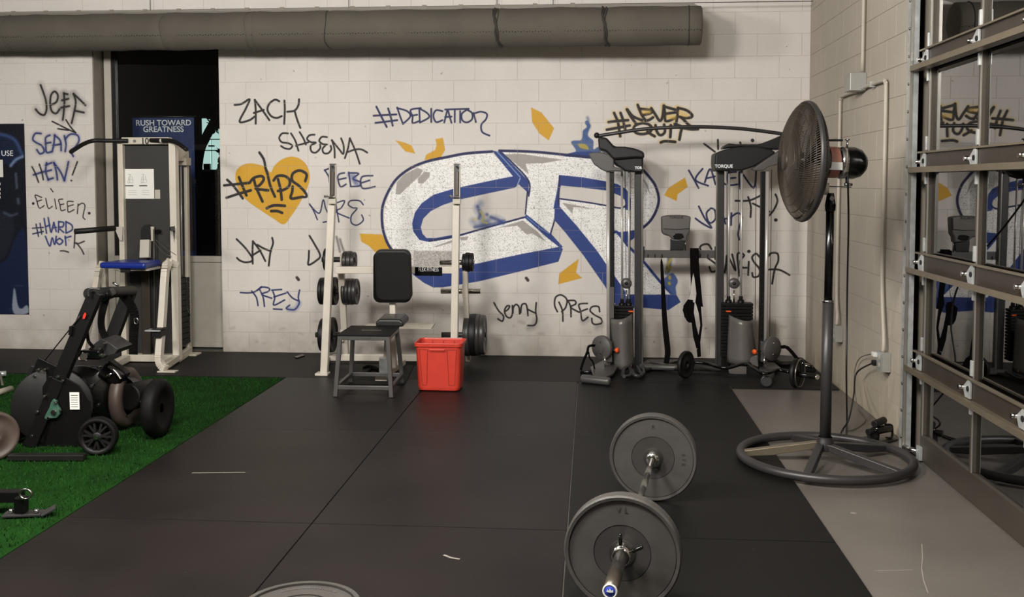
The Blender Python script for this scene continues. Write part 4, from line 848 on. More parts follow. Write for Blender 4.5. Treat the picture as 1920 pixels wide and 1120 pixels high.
# silver shrouds
def shroud(xs, name):
    # xs: top-left, top-right, bottom-left, bottom-right px; curved sheet round the stack front
    (tl, tr, bl, br) = xs; mb = MB(); vs = []; n = 14; m_ = 8
    for j in range(m_+1):
        v = j/m_; 
        for i in range(n+1):
            u_ = i/n; xt = tl[0]+(tr[0]-tl[0])*u_; yt = tl[1]+(tr[1]-tl[1])*u_+ (4*u_*(1-u_))*3; xb_ = bl[0]+(br[0]-bl[0])*u_; yb_ = bl[1]+(br[1]-bl[1])*u_
            p = W(xt+(xb_-xt)*v, yt+(yb_-yt)*v, 8.66); p.y = 8.66+.12*(2*u_-1)**2; vs.append(p)
    mb.add(vs, [(j*(n+1)+i, j*(n+1)+i+1, (j+1)*(n+1)+i+1, (j+1)*(n+1)+i) for j in range(m_) for i in range(n)], True)
    o = mb.build(name, M['silver'], tm); s_ = o.modifiers.new('solid', 'SOLIDIFY'); s_.thickness = .006; return o
shroud(((1143, 600), (1187, 592), (1150, 694), (1190, 694)), 'shroud')
shroud(((1370, 594), (1417, 603), (1366, 684), (1424, 684)), 'shroud')
plate(zf(1320,580,7.0), 8.67, .03, M['silver'], 'shroud_foot', (318,770,430,745,560,760,558,865,440,862,330,845), .004)
plate(zf(1320,580,7.0), 8.67, .05, M['silver'], 'shroud_side', (600,690,620,640,700,600,715,760,640,735), .004)
MB().bb((W(1354, 600, 8.9).x, 8.86, FZ), (W(1370, 600, 8.9).x, 8.93, W(1360, 585, 8.9).z)).build('rear_guard_panel', M['black'], tm, .004)
a_, b_ = W(1143, 560, 8.72), W(1151, 597, 8.72); MB().bb((a_.x, 8.72, b_.z), (b_.x, 8.725, a_.z+.1)).build('side_panel', M['wing'], tm)
# foot plates, swivel carriages with discs and orange pins
Z7 = zf(1080, 580, 7.0); Z8 = zf(1320, 580, 7.0)
def footplate(pts, name='foot_plate'):
    q = [G(x, y, .06) for x, y in pts]; MB().prism(q, (0, 0, -.02)).build(name, M['grey'], tm, .004)
footplate([(1107,688),(1130,676),(1165,676),(1150,700),(1133,708),(1112,703)]); footplate([(1424,680),(1452,680),(1464,690),(1440,697),(1424,693)])
for xc, yc, rr_, s, y_ in ((1128, 652, .105, -1, 8.70), (1448, 654, .105, 1, 8.70)):
    c = W(xc, yc, y_); nrm = Vector((s*.72, -.69, 0)).normalized() if s < 0 else Vector((-.66, -.75, 0)).normalized()
    d_ = MB().lathe([(0, .012), (rr_-.004, .012), (rr_, .006), (rr_, -.02), (rr_-.004, -.026), (0, -.026)], c, Vector((-.62, -.78, 0)) if s < 0 else Vector((.62, -.78, 0)), 36).build('pulley_guard_disc', M['wing'], tm)
    ax_ = Vector((-.62, -.78, 0)) if s < 0 else Vector((.62, -.78, 0)); ax_.normalize(); 
    for dz in (.05, -.05): MB().cyl(c+ax_*.01+Vector((0, 0, dz)), c+ax_*.02+Vector((0, 0, dz)), .008, 10).build('bolt', M['chrome'], d_)
    px_ = 1141 if s < 0 else 1431
    k_ = MB().bb((W(px_-5, 640, 8.74).x, 8.70, W(px_, 678, 8.74).z), (W(px_+7, 640, 8.74).x, 8.80, W(px_, 640, 8.74).z)).build('carriage', M['grey'], tm, .006)
    o0 = W(1140, 656.5, 8.72) if s < 0 else W(1427, 658, 8.72); o1 = W(1158, 657, 8.66) if s < 0 else W(1414, 660, 8.66)
    MB().cyl(o0, o1, .007, 10).build('pin_shaft', M['steel'], k_); dd = (o1-o0).normalized(); MB().lathe([(.008, -.012), (.02, 0), (.023, .012), (.018, .022), (0, .024)], o1-dd*.015, dd, 16).build('pull_knob', M['orange'], k_)
    MB().cyl(W(1134 if s < 0 else 1433, 668, 8.66), W(1135 if s < 0 else 1433, 690, 8.66), .009, 10).build('chrome_pivot', M['chrome'], tm)
# base tube between the towers
MB().cyl(G(1200, 688, .05), G(1350, 692, .05), .024, 14).build('base_tube', M['grey'], tm)
MB().cyl(G(1215, 684, .05)+Vector((0,.02,0)), G(1275, 690, .05)+Vector((0,-.02,0)), .028, 14).build('base_tube_chrome', M['steel'], tm)
MB().prism([G(x, y, .05) for x, y in ((1195,686),(1215,674),(1280,674),(1212,692))], (0, 0, -.02)).build('rear_foot', M['dgrey'], tm, .003)
MB().prism([G(x, y, .07) for x, y in ((1463,678),(1445,664),(1490,668),(1492,677))], (0, 0, -.03)).build('rear_foot', M['wing'], tm, .003)
# straps hanging from the crossbeam
def ribbon(pts, name, m, par, w=.045, th=.004, up=(0, 1, 0)):
    p3 = smooth3(pts, 5); mb = MB()
    for a, b in zip(p3[:-1], p3[1:]): mb.bar(a, b+(b-a)*.05, w, th, up)
    return mb.build(name, m, par)
WEB = mat('black webbing', (9, 7, 7), .9, spec=.1)
s1 = thing('hanging_strap', 'single black strap hanging from the crossbeam down to the floor', 'strap', (W(1247, 690, 8.86).x, 8.86, .013))
mb = MB(); L_ = [(1240,486,2.2),(1241,500,6),(1243,540,8),(1245,580,10),(1248,620,12),(1252,660,12),(1249,682,11)]
L3 = catmull(L_, 5)
mb.add([W(x+sg*w_/2*.9, y, 8.86)+Vector((0, th_, 0)) for x, y, w_ in L3 for th_ in (0, .006) for sg in (-1, 1)], [f_ for i in range(len(L3)-1) for f_ in ((4*i, 4*i+1, 4*i+5, 4*i+4), (4*i+2, 4*i+6, 4*i+7, 4*i+3), (4*i, 4*i+4, 4*i+6, 4*i+2), (4*i+1, 4*i+3, 4*i+7, 4*i+5))])
mb.build('webbing', WEB, s1); MB().box(G(1240, 688, .02), (.06, .02, .008)).build('buckle', M['steel'], s1)
MB().cyl(W(1240, 486, 8.87), W(1240, 478, 8.93), .004, 6).build('hook', M['steel'], s1)
s2 = thing('suspension_trainer', 'black suspension straps looped over the crossbeam between the towers', 'strap', (W(1303, 690, 8.85).x, 8.85, .013))
def shape(pts, name, Y=8.88, m=WEB, par=s2): MB().prism([W(a, b, Y) for a, b in zf(1060, 460, 3.734)(*pts)], (0, .008, 0)).build(name, m, par)
shape((872,28,905,22,930,30,940,180,960,400,965,432,950,430,960,560,945,680,950,780,925,785,920,730,935,720,930,650,945,560,935,480,918,420,910,400,918,340,905,230,895,190,885,260,872,340,860,380,895,385,893,460,892,545,862,540,835,505,822,455,830,420,862,375,880,290,875,180), 'webbing')
shape((893,400,905,402,900,470,915,560,935,640,940,720,918,725,895,640,885,545,888,470), 'lower_strap', 8.872)
MB().prism([W(a, b, 8.94) for a, b in zf(1060, 460, 3.734)(872,20,932,20,934,95,874,95)], (0, -.03, 0)).build('beam_wrap', WEB, s2)
shape((826,425,838,410,850,440,870,545,850,530,835,500), 'foot_cradle', 8.865)
# bar and plates on the floor between and beside the towers
ez = thing('curl_bar', 'black zigzag curl bar with a small plate at each end in front of the machine', 'barbell', (.95, 8.4, .013))
ba = G(1286, 683, .12); bbp = G(1494, 703, .13)
yz = lambda x, y: G(x, y, .14)
PZ = [G(1276, 680, .12), G(1286, 676, .13), G(1296, 679, .13), G(1320, 681, .13), G(1333, 684, .13), G(1345, 688, .135), G(1366, 690, .135), G(1388, 684, .14), G(1402, 684, .14), G(1417, 693, .14), G(1434, 701, .135), G(1458, 694, .135), G(1480, 698, .13)]
MB().tube(smooth3(PZ, 4), .014, 10).build('bent_shaft', M['gloss'], ez)
MB().cyl(G(1484, 700, .13), G(1530, 707, .12), .022, 14).build('sleeve', M['gloss'], ez)
MB().cyl(G(1529, 706.5, .12), G(1533, 707.5, .12), .02, 12).build('sleeve_end', M['chrome'], ez)
MB().cyl(G(1286, 676, .13), G(1306, 680, .13), .012, 10).build('chrome_neck', M['chrome'], ez)
def smallplate(lab, c, ax_, r, t_, m=M['satin'], grp=None, rings=True):
    ax_ = Vector(ax_).normalized(); o = thing('weight_plate', lab, 'weight plate', tuple(c), group=grp)
    MB().lathe([(.02, -t_/2), (r*.35, -t_/2), (r*.42, -t_*.3), (r*.8, -t_*.3), (r*.86, -t_/2), (r*.98, -t_/2), (r, -t_*.35), (r, t_*.35), (r*.98, t_/2), (r*.86, t_/2), (r*.8, t_*.3), (r*.42, t_*.3), (r*.35, t_/2), (.02, t_/2), (.02, -t_/2)], c, ax_, 40).build('iron_disc', m, o)
    return o
sp = G(1286, 700, 0); smallplate('black plate on the left end of the curl bar', Vector((W(1286, 675, 8.45).x, 8.45, .128)), (.80, -.60, 0), .115, .03, M['satin'])
e_ = smallplate('black open ring plate on the right end of the curl bar by the corner', Vector((W(1492, 702, 8.13).x, 8.13, .13)), (.85, -.5, 0), .115, .028, M['satin'])
MB().tube([Vector(e_.location)+(Vector((.5, .85, 0)).normalized()*math.cos(t)+Vector((0, 0, 1))*math.sin(t))*.113+Vector((.03,-.018,0)) for t in [2*PI*k/32 for k in range(32)]], .006, 6, closed=True).build('bright_rim', M['steel'], e_)
hd = thing('grip_attachment', 'black strap handle clipped to the left tower, hanging to the mat', 'handle', (W(1105, 700, 8.55).x, 8.55, .013))
def Pz(x, y, Y=8.55): return W(1080+x/7, 580+y/7, Y)
ribbon([Pz(250, 480, 8.6), Pz(200, 478), Pz(160, 500), Pz(150, 560), Pz(100, 680), Pz(62, 800)], 'webbing', WEB, hd, .022)
ribbon([Pz(165, 560), Pz(180, 640), Pz(225, 700), Pz(245, 800)], 'webbing', WEB, hd, .014)
MB().cyl(Pz(55, 828), Pz(255, 822), .016, 14).build('grip', M['gloss'], hd)
fr = thing('foam_roller_handle', 'short grey foam roller lying on the mat by the left tower', 'roller', (W(1115, 712, 8.4).x, 8.4, .013))
ra, rb_ = G(1090, 710, .045), G(1144, 716, .045); MB().lathe([(0, 0), (.022, 0), (.032, .008), (.034, .02), (.034, (rb_-ra).length-.02), (.032, (rb_-ra).length-.006), (.02, (rb_-ra).length), (0, (rb_-ra).length)], ra, rb_-ra, 20).build('foam_tube', M['grey'], fr)
gl = thing('rolled_grip', 'crumpled grey grips on the mat at the foot of the left tower', 'grips', (W(1185, 705, 8.4).x, 8.4, .013))
for pts, r_ in (([(1168,703),(1170,692),(1180,690),(1184,700),(1178,706),(1170,706)], .016), ([(1184,694),(1189,703),(1200,706),(1205,700)], .017), ([(1196,688),(1200,698),(1207,700),(1204,686)], .014)):
    MB().tube(smooth3([G(x, y, .045+.012*(i % 2)) for i, (x, y) in enumerate(pts)], 5), r_, 10).build('grip_roll', M['dgrey'], gl)
MB().ball(G(1182, 686, .06), .016, sc=(.8, .8, 1.5)).build('tan_patch', mat('tan foam', (150, 110, 74), .8), gl)
kb = thing('small_dumbbell', 'dark dumbbell end on the black corner mat in front of the right tower', 'dumbbell', (G(1437, 722, 0).x, G(1437, 722, 0).y, .013))
cc_ = G(1437, 716, .06); cc_.z = .062
MB().cyl(cc_, cc_+Vector((.02, .09, 0)), .048, 12, .045).cyl(cc_+Vector((.02, .09, 0)), cc_+Vector((.05, .2, 0)), .015, 10).cyl(cc_+Vector((.05, .2, 0)), cc_+Vector((.07, .29, 0)), .048, 12).build('dumbbell_body', M['dgrey'], kb, .008)
st = thing('ankle_strap', 'black leather strap and clips piled in the corner beside the right tower', 'strap', (1.85, 8.7, .013))
def Q8(x, y, Y=8.6): return W(1320+x/7, 580+y/7, Y)
ribbon([Q8(1010, 500, 8.65), Q8(1070, 495), Q8(1120, 530), Q8(1190, 610), Q8(1250, 690)], 'webbing', WEB, st, .03)
MB().prism([Q8(1200, 690), Q8(1250, 660), Q8(1330, 665), Q8(1350, 710), Q8(1440, 750), Q8(1480, 800), Q8(1460, 840), Q8(1300, 830), Q8(1230, 780)], (0, .12, -.0)).build('leather_pad', M['rubber'], st, .01)
for a, b in (((1280, 705), (1385, 730)), ((1325, 738), (1390, 755))): MB().cyl(Q8(*a, 8.58), Q8(*b, 8.58), .006, 8).build('chrome_clip', M['chrome'], st)
MB().tube(smooth3([Q8(1385, 735), Q8(1420, 735), Q8(1440, 760), Q8(1415, 760)]), .004, 6).build('carabiner', M['steel'], st)

# ------------------------------------------------------------------ bench press rack
RY = 8.45
rk_ = thing('bench_press_rack', 'white bench press rack with upright posts, plate pegs and crossbar', 'weight rack', (-1.55, 8.8, .013))
def wb_(x0, y0, x1, y1, Y0, Y1, w, d, name, m=M['white'], bev=.006, par=rk_):
    MB().bar(W(x0, y0, Y0), W(x1, y1, Y1), w, d, (0, 1, 0)).build(name, m, par, bev)
wb_(623, 372, 608, 704, 8.5, 8.36, .062, .06, 'upright'); wb_(856, 372, 852, 640, 8.5, 8.42, .06, .06, 'upright'); wb_(852, 638, 850, 704, 8.42, 8.38, .06, .06, 'lower_upright')
for x in (624, 857):
    wb_(x, 307, x-.5, 376, 8.50, 8.49, .058, .012, 'hook_plate', M['dgrey'], .002)
    for xx in (x-5.5, x+5.5): wb_(xx, 309, xx-.4, 374, 8.49, 8.48, .006, .03, 'hook_plate_edge', M['cream'], .001)
    wb_(x, 322, x-.5, 366, 8.48, 8.48, .024, .012, 'hook_tongue', M['bronze'], .002)
    a = W(x-3, 366, 8.45); MB().bb((a.x-.045, 8.38, a.z-.02), (a.x+.035, 8.46, a.z-.008)).bb((a.x-.045, 8.38, a.z-.02), (a.x-.033, 8.46, a.z+.0)).build('bar_hook', M['chrome'], rk_, .003)
    MB().bb((a.x-.02, 8.42, a.z-.075), (a.x+.045, 8.468, a.z-.03)).build('hook_collar', M['cream'], rk_, .003)
    for py in (313, 380): b = W(x, py, 8.46); MB().cyl(b+Vector((0, .0, 0)), b+Vector((0, -.012, 0)), .008, 10).build('bolt', M['groove'], rk_)
b = W(605, 707, 8.36); b.z = .02; MB().box(b, (.11, .1, .02)).build('foot_cap', M['white'], rk_, .004)
b = W(850, 707, 8.38); b.z = .02; MB().box(b, (.11, .1, .02)).build('foot_cap', M['white'], rk_, .004)
wb_(630, 506.5, 850, 506.5, 8.46, 8.46, .06, .055, 'crossbar')
wb_(613, 670, 852, 671, 8.92, 8.92, .06, .055, 'lower_crossbar')
for x in (607, 851): 
    a = W(x, 702, 8.38); a.z = .045; b = W(x+8, 675, 8.95); b.z = .045; MB().bar(a, b, .05, .05).build('base_rail', M['grey'] if x < 700 else M['cream'], rk_, .005)
wb_(640, 512, 649, 674, 8.6, 8.95, .055, .05, 'rear_brace'); wb_(872, 508, 878, 676, 8.6, 8.95, .045, .05, 'rear_brace')
c = W(803.5, 506, 8.42); text('FLEX FITNESS', .047, M['whiteink'], rk_, (c.x, 8.423, c.z), (R(90), 0, 0), .001, name='brand_lettering', sx=.62)
MB().bb((W(778, 500, 8.43).x, 8.4255, W(0, 511.5, 8.43).z+.0), (W(829, 500, 8.43).x, 8.431, W(778, 501, 8.43).z)).build('brand_plate', M['gloss'], rk_)
pegY = {0: 8.62, 1: 8.72, 2: 8.85}
pegs = [('left', 0, 487, 604, 668), ('left', 1, 547, 597, 672), ('left', 2, 628, 592, 640), ('right', 0, 492, 825, 889), ('right', 1, 546, 827, 901), ('right', 2, 628, 828, 912)]
for sd_, k, py, x0, x1 in pegs:
    a, b = W(x0, py, pegY[k]), W(x1, py, pegY[k]); MB().cyl(a, b, .024, 16).build('plate_peg', M['chrome'] if sd_ == 'right' and k < 2 else M['dgrey'], rk_)
    xc = 643 if sd_ == 'left' else 871; a = W(xc, py, pegY[k]); MB().box(a, (.03, .1, .11)).build('peg_mount', M['cream'], rk_, .004)
wpl = []
def rackplate(px, py, Yk, r, t_, lab, m=M['satin'], grp='iron plates on the rack pegs'): return smallplate(lab, W(px, py, Yk), (1, .0, 0), r, t_, m, grp)
for px, t_, r, nm in ((648, .032, .088, 'innermost'), (656, .036, .09, 'middle'), (663, .03, .082, 'outermost')): rackplate(px, 490, pegY[0], r, t_, 'small iron plate on the top left peg inside the rack, %s of three' % nm, M['dgrey'])
for px, t_, r, nm in ((647, .025, .115, 'innermost'), (653, .03, .118, 'second'), (660, .03, .118, 'third'), (667, .032, .115, 'outermost')): rackplate(px, 547, pegY[1], r, t_, 'iron plate on the middle left peg inside the rack, %s of four' % nm, M['dgrey'])
for px, t_, r, nm in ((604, .03, .12, 'outer'), (612, .04, .125, 'middle'), (626, .045, .125, 'inner')): rackplate(px, 546, pegY[1], r, t_, 'black iron plate on the middle left peg outside the rack, %s of three' % nm)
rackplate(613, 487, pegY[0], .10, .03, 'small black plate on the top left peg outside the rack')
for px, t_, r, nm in ((608, .05, .15, 'outer'), (621, .05, .16, 'inner')): rackplate(px, 628, pegY[2], r, t_, 'large black plate on the bottom left peg, %s one' % nm)
for px, t_, r, nm in ((871, .03, .075, 'inner'), (877, .035, .085, 'middle'), (884, .03, .08, 'outer')): rackplate(px, 492, pegY[0], r, t_, 'small black plate on the top right peg, %s of three' % nm)
rackplate(873, 546, pegY[1], .06, .012, 'tiny thin plate alone on the middle right peg')
for px, t_, r, nm in ((877, .05, .19, 'innermost'), (888, .06, .188, 'second'), (897, .035, .186, 'third'), (905, .045, .178, 'outermost')): rackplate(px, 628, pegY[2], r, t_, 'big black bumper plate on the bottom right peg, %s of four' % nm, M['bumper2'] if nm[0] != 's' else M['satin'])
# bench
be = thing('incline_bench', 'incline bench with black backrest and seat pads standing in the rack', 'bench', (-1.78, 8.2, .013))
def rr_poly(x0, y0, x1, y1, r, Y, k=6):
    o = []
    for cx_, cy_, s in ((x1-r, y0+r, -90), (x1-r, y1-r, 0), (x0+r, y1-r, 90), (x0+r, y0+r, 180)):
        for i in range(k+1): t = R(s+90*i/k); o.append((cx_+math.cos(t)*r, cy_+math.sin(t)*r))
    return [W(a, b, Y) for a, b in o]
MB().prism([p+Vector((0, .12*(1-(p.z-.6)/.6)*0-.10*((p.z-1.0)/.5), 0)) for p in rr_poly(702, 469, 770, 567, 13, 8.12, 6)], (0, .06, .01)).build('backrest_pad', M['blackvinyl'], be, .018, seg=3)
MB().prism(rr_poly(699.5, 471, 771, 568, 13, 8.20, 6), (0, .02, 0)).build('backrest_edge', M['gloss'], be, .006)
sx0, sx1 = W(705, 600, 8.02), W(757, 600, 8.02)
MB().prism([Vector((sx0.x, 8.0, sx0.z-.055)), Vector((sx1.x, 8.0, sx0.z-.055)), Vector((sx1.x, 8.0, sx0.z-.015)), Vector((sx1.x-.03, 8.0, sx0.z+.008)), Vector((sx0.x+.03, 8.0, sx0.z+.008)), Vector((sx0.x, 8.0, sx0.z-.015))], (0, .26, .015)).build('seat_pad', M['blackvinyl'], be, .016, seg=3)
wb_(736, 540, 737, 600, 8.28, 8.28, .05, .05, 'backrest_post', par=be); wb_(728, 615, 723, 690, 8.16, 8.22, .045, .05, 'front_post', par=be); wb_(738, 600, 738, 690, 8.3, 8.32, .05, .05, 'rear_post', par=be)
a = W(717, 715, 8.15); MB().bar(Vector((a.x, 8.16, .045)), Vector((a.x+.04, 8.85, .045)), .055, .05).build('base_beam', M['white'], be, .005)
MB().bb((a.x-.05, 8.09, .013), (a.x+.05, 8.16, .05)).build('foot', M['cream'], be, .006); MB().cyl((a.x-.045, 8.12, .036), (a.x+.045, 8.12, .036), .022, 12).build('foot_roller', M['cream'], be)
MB().bb((a.x-.03, 8.16, .05), (a.x+.045, 8.22, .2)).build('front_bracket', M['galv'], be, .005)
MB().prism([W(x, y, 8.9) for x, y in ((683,612),(690,607),(818,605),(812,614))], (0, -.12, 0)).build('back_rail_plate', M['cream'], rk_, .002)
for k, (px, py) in enumerate(((688, 694), (700, 697))):
    c = G(px, py, .025); MB().tube(smooth3([c+Vector((.07*math.cos(t), .05*math.sin(t), .006*math.sin(3*t))) for t in [k_*.8 for k_ in range(8)]]), .011, 8).build('webbing_loop' if 0 else 'rope_coil', WEB, None) if 0 else None
cs = thing('coiled_strap', 'black coiled strap on the mat behind the grey step', 'strap', (G(692, 695, 0).x, G(692, 695, 0).y, .013))
MB().tube(smooth3([G(x, y, .03) for x, y in ((682,690),(690,687),(704,690),(712,697),(700,702),(690,699),(696,692),(708,694))]), .012, 8).build('strap_coil', WEB, cs)
mt_ = [G(x, y, .014) for x, y in ((640,722),(672,676),(780,676),(764,712),(758,722))]
o = MB().prism(mt_, (0, 0, .006)).build('loose_mat', M['rubber']); label(o, 'thin black mat laid under the bench and the rack', 'floor mat')
ph = MB().prism([G(x, y, .013) for x, y in ((551,671),(567,666),(572,668),(557,673))], (0, 0, .01)).build('phone', M['gloss'], bevel=.002); label(ph, 'small dark flat object lying on the mat below the TREY lettering', 'phone'); ph.name = 'small_dark_slab'; ph['category'] = 'object'

# ------------------------------------------------------------------ grey steel step with black top
Y0s, Y1s = G(628, 745, .013).y, G(658, 713, .013).y-.1
bx_ = thing('plyometric_step', 'grey steel frame jump step with black top beside the red bin', 'step stool', (-1.7, (Y0s+Y1s)/2, .013))
zt = W(690, 632, Y0s+.02).z
def Lx(x, y, Y): return W(x, y, Y).x
fl, frr = (Lx(628, 743, Y0s), Lx(733, 743, Y0s)); tl_, tr2 = (Lx(637, 634, Y0s+.04), Lx(727, 634, Y0s+.04)); rl_, rr2 = (Lx(658, 713, Y1s), Lx(755, 713, Y1s)); 
yT0, yT1 = Y0s+.05, Y1s-.06; tlr, trr = Lx(662, 618, yT1), Lx(744, 618, yT1)
legs = [((fl, Y0s+.02, .014), (tl_, yT0, zt)), ((frr, Y0s+.02, .014), (tr2, yT0, zt)), ((rl_, Y1s, .014), (tlr, yT1, zt)), ((rr2, Y1s, .014), (trr, yT1, zt))]
for a, b in legs: MB().bar(a, b, .032, .032, (0, 1, 0)).build('leg', M['grey'], bx_, .003)
def at_h(l, h): a, b = Vector(l[0]), Vector(l[1]); return a+(b-a)*((h-a.z)/(b.z-a.z))
for i, j in ((0, 1), (0, 2), (1, 3), (2, 3)): MB().bar(at_h(legs[i], .085), at_h(legs[j], .085), .026, .03).build('stretcher', M['grey'], bx_, .003)
MB().prism([Vector((tl_-.015, yT0-.015, zt-.03)), Vector((tr2+.015, yT0-.015, zt-.03)), Vector((trr+.015, yT1+.015, zt-.03)), Vector((tlr-.015, yT1+.015, zt-.03))], (0, 0, .03)).build('top_frame', M['grey'], bx_, .003)
MB().prism([Vector((tl_-.02, yT0-.02, zt)), Vector((tr2+.02, yT0-.02, zt)), Vector((trr+.02, yT1+.02, zt)), Vector((tlr-.02, yT1+.02, zt))], (0, 0, .014)).build('rubber_top', M['rubber'], bx_, .003)
mx_ = (tl_+tr2)/2; my_ = (yT0+yT1)/2; MB().bb((mx_-.07, my_-.015, zt+.0135), (mx_+.09, my_+.0, zt+.0155)).build('hand_slot', M['concrete'], bx_)

# ------------------------------------------------------------------ red bin
bp = G(822, 735, .013); BYc = bp.y+.13
bn_ = thing('red_bin', 'red plastic bin on the mat between the step and the rack', 'bin', (bp.x, BYc, .013), R(-1))
s_ = bp.y/FPX
def ring(w, d, z, r=.04, k=5): 
    o = []
    for cx_, cy_, s in ((w/2-r, -d/2+r, -90), (w/2-r, d/2-r, 0), (-w/2+r, d/2-r, 90), (-w/2+r, -d/2+r, 180)):
        for i in range(k+1): t = R(s+90*i/k); o.append(Vector((cx_+math.cos(t)*r, cy_+math.sin(t)*r, z)))
    return o
HB = .385
rings = [(.30, .20, 0), (.325, .225, .008), (.335, .235, .03), (.362, .268, HB-.035), (.366, .272, HB-.03), (.382, .29, HB-.028), (.386, .294, HB-.004), (.382, .29, HB), (.366, .274, HB), (.36, .266, HB-.01), (.33, .232, .02), (.30, .20, .012)]
vs = []; 
for w, d, z in rings: vs += ring(w, d, z)
nr = 24; fs = [(i*nr+k, i*nr+(k+1) % nr, (i+1)*nr+(k+1) % nr, (i+1)*nr+k) for i in range(len(rings)-1) for k in range(nr)]+[tuple(range(nr)), tuple((len(rings)-1)*nr+k for k in reversed(range(nr)))]
MB().add(vs, fs, False).build('bin_shell', M['red'], bn_, world=False)
def fr_(x, z): # point on the sloping front face, x as fraction of half width
    w = .335+(.362-.335)*(z-.03)/(HB-.065); d = .235+(.268-.235)*(z-.03)/(HB-.065); return Vector((x*w/2, -d/2-.0015, z))
for pts in ([(-.46,HB-.045),(-.30,HB-.06),(-.28,.2),(-.40,.05)], [(.46,HB-.045),(.30,HB-.06),(.28,.2),(.40,.05)], [(-.80,HB-.045),(-.62,.05)], [(.80,HB-.045),(.70,.05)]):
    pass
RR = mat('red plastic crease', (150, 38, 28), .5)
for pts in ([(-.46,HB-.06),(-.55,.05),(-.76,.05)], [(.40,HB-.06),(.50,.05),(.76,.05)], [(-.82,HB-.05),(-.76,.05)], [(.82,HB-.05),(.76,.05)], [(-.82,HB-.048),(-.46,HB-.052),(-.36,HB-.07),(.30,HB-.07),(.40,HB-.052),(.82,HB-.048)]):
    mb = MB()
    for a, b in zip(pts[:-1], pts[1:]): mb.bar(fr_(*a), fr_(*b), .004, .004, (0, 1, 0))
    mb.build('moulded_crease', RR, bn_, world=False)
MB().prism([fr_(-.40, HB-.045)+Vector((0, 0, .0)), fr_(.34, HB-.045), fr_(.28, HB-.062), fr_(-.34, HB-.062)], (0, -.008, 0)).build('front_lip', M['red'], bn_, .004, world=False)
for x in (-.09, -.0, .09): MB().bar(Vector((x, .128, HB-.02)), Vector((x, .112, .05)), .006, .004, (0, 1, 0)).build('inner_rib', RR, bn_, world=False)
pb2 = thing('plastic_wrapper', 'crumpled clear plastic wrapper inside the red bin', 'litter', (bp.x, BYc, HB-.12))
MB().ball((bp.x-.02, BYc+.05, HB-.045), .03, sc=(1.2, 1, .8)).ball((bp.x+.02, BYc+.05, HB-.05), .024, sc=(1.1, 1, .7)).build('crumpled_film', M['plasticclear'], pb2)

# ------------------------------------------------------------------ assisted dip and pull-up machine
MY_ = 8.85
dm = thing('dip_machine', 'white framed assisted dip and pull-up machine with blue knee pad', 'exercise machine', (-4.05, 8.8, .013))
def dbar(x0, y0, x1, y1, Y0, Y1, w, d, name, m=M['cream'], bev=.006): return MB().bar(W(x0, y0, Y0), W(x1, y1, Y1), w, d, (0, 1, 0)).build(name, m, dm, bev)
dbar(227, 268, 235.5, 676, MY_, MY_, .05, .06, 'front_post'); dbar(325, 268, 333, 676, MY_-.03, MY_-.03, .062, .08, 'front_post', M['white'])
dbar(349, 284, 354, 664, MY_+.42, MY_+.42, .032, .06, 'rear_post')
a, b = W(231, 258, MY_), W(320, 271, MY_); tb = MB().bb((a.x, MY_-.04, b.z), (b.x, MY_+.04, a.z)).build('top_beam', M['cream'], dm, .006)
c = W(271, 265, MY_-.05); text('10', .075, M['ink'], dm, (c.x, MY_-.043, c.z), (R(90), 0, 0), .001, name='number_lettering', bold=.002)
c = W(252, 264.5, MY_-.045); MB().cyl(c, c+Vector((0, .01, 0)), .014, 14).build('bolt', M['steel'], dm)
MB().prism([W(x, y, MY_+.02) for x, y in ((232,271),(318,271),(320,420),(322,674),(239,674))], (0, .03, 0)).build('backboard', M['panel'], dm, .002)
# top side plate going back
MB().prism([W(318, 262, MY_), W(352, 282, MY_+.42), W(352, 300, MY_+.42), W(333, 300, MY_+.1)], (.0, .01, -.01)).build('top_side_plate', M['cream'], dm)
a = W(334, 296, MY_+.3); b = W(349, 310, MY_+.3); MB().bb((a.x, MY_+.3, b.z), (b.x, MY_+.42, a.z)).build('rear_crosshead', M['cream'], dm, .004)
rod_ = lambda x0, y0, x1, y1, Y, r, nm, m: MB().cyl(W(x0, y0, Y), W(x1, y1, Y), r, 10).build(nm, m, dm)
rod_(339, 310, 341, 515, MY_+.35, .008, 'guide_rod', M['rail']); rod_(337, 305, 338, 660, MY_+.36, .004, 'steel_cable', M['cord'])
nb_ = 12; zt2 = W(345, 520, MY_+.35).z; 
for k in range(nb_):
    z0 = .13+(zt2-.13)*k/nb_; z1 = .13+(zt2-.13)*(k+1)/nb_; MB().bb((W(337, 500, MY_+.35).x, MY_+.15, z0+.002), (W(351, 500, MY_+.35).x, MY_+.4, z1-.002)).build('weight_block', M['black'], dm, .002)
MB().tube(smooth3([W(344, 520, MY_+.15), W(350, 526, MY_+.12), W(350, 570, MY_+.12), W(354, 588, MY_+.12)]), .006, 6).build('selector_lanyard', M['cord'], dm); MB().ball(W(355, 590, MY_+.12), .012).build('pin_knob', M['gloss'], dm)
a = W(338, 668, MY_+.3); MB().bar(W(333, 684, MY_-.03)*Vector((1, 1, 0))+Vector((0, 0, .05)), W(356, 664, MY_+.42)*Vector((1, 1, 0))+Vector((0, 0, .05)), .05, .07).build('side_base', M['cream'], dm, .005)
a = W(350, 665, MY_+.42); MB().bb((a.x-.02, MY_+.3, .013), (a.x+.14, MY_+.44, .03)).build('rear_foot', M['cream'], dm, .004)
a = W(238, 680, MY_); b = W(335, 680, MY_); MB().bb((a.x, MY_-.06, .02), (b.x, MY_+.03, .085)).build('base_crossbar', M['cream'], dm, .006)
p0 = Vector((a.x+.02, MY_-.02, .05)); p1 = G(206, 688, .05); MB().bar(p0, p1, .07, .06).build('left_base_leg', M['cream'], dm, .006)
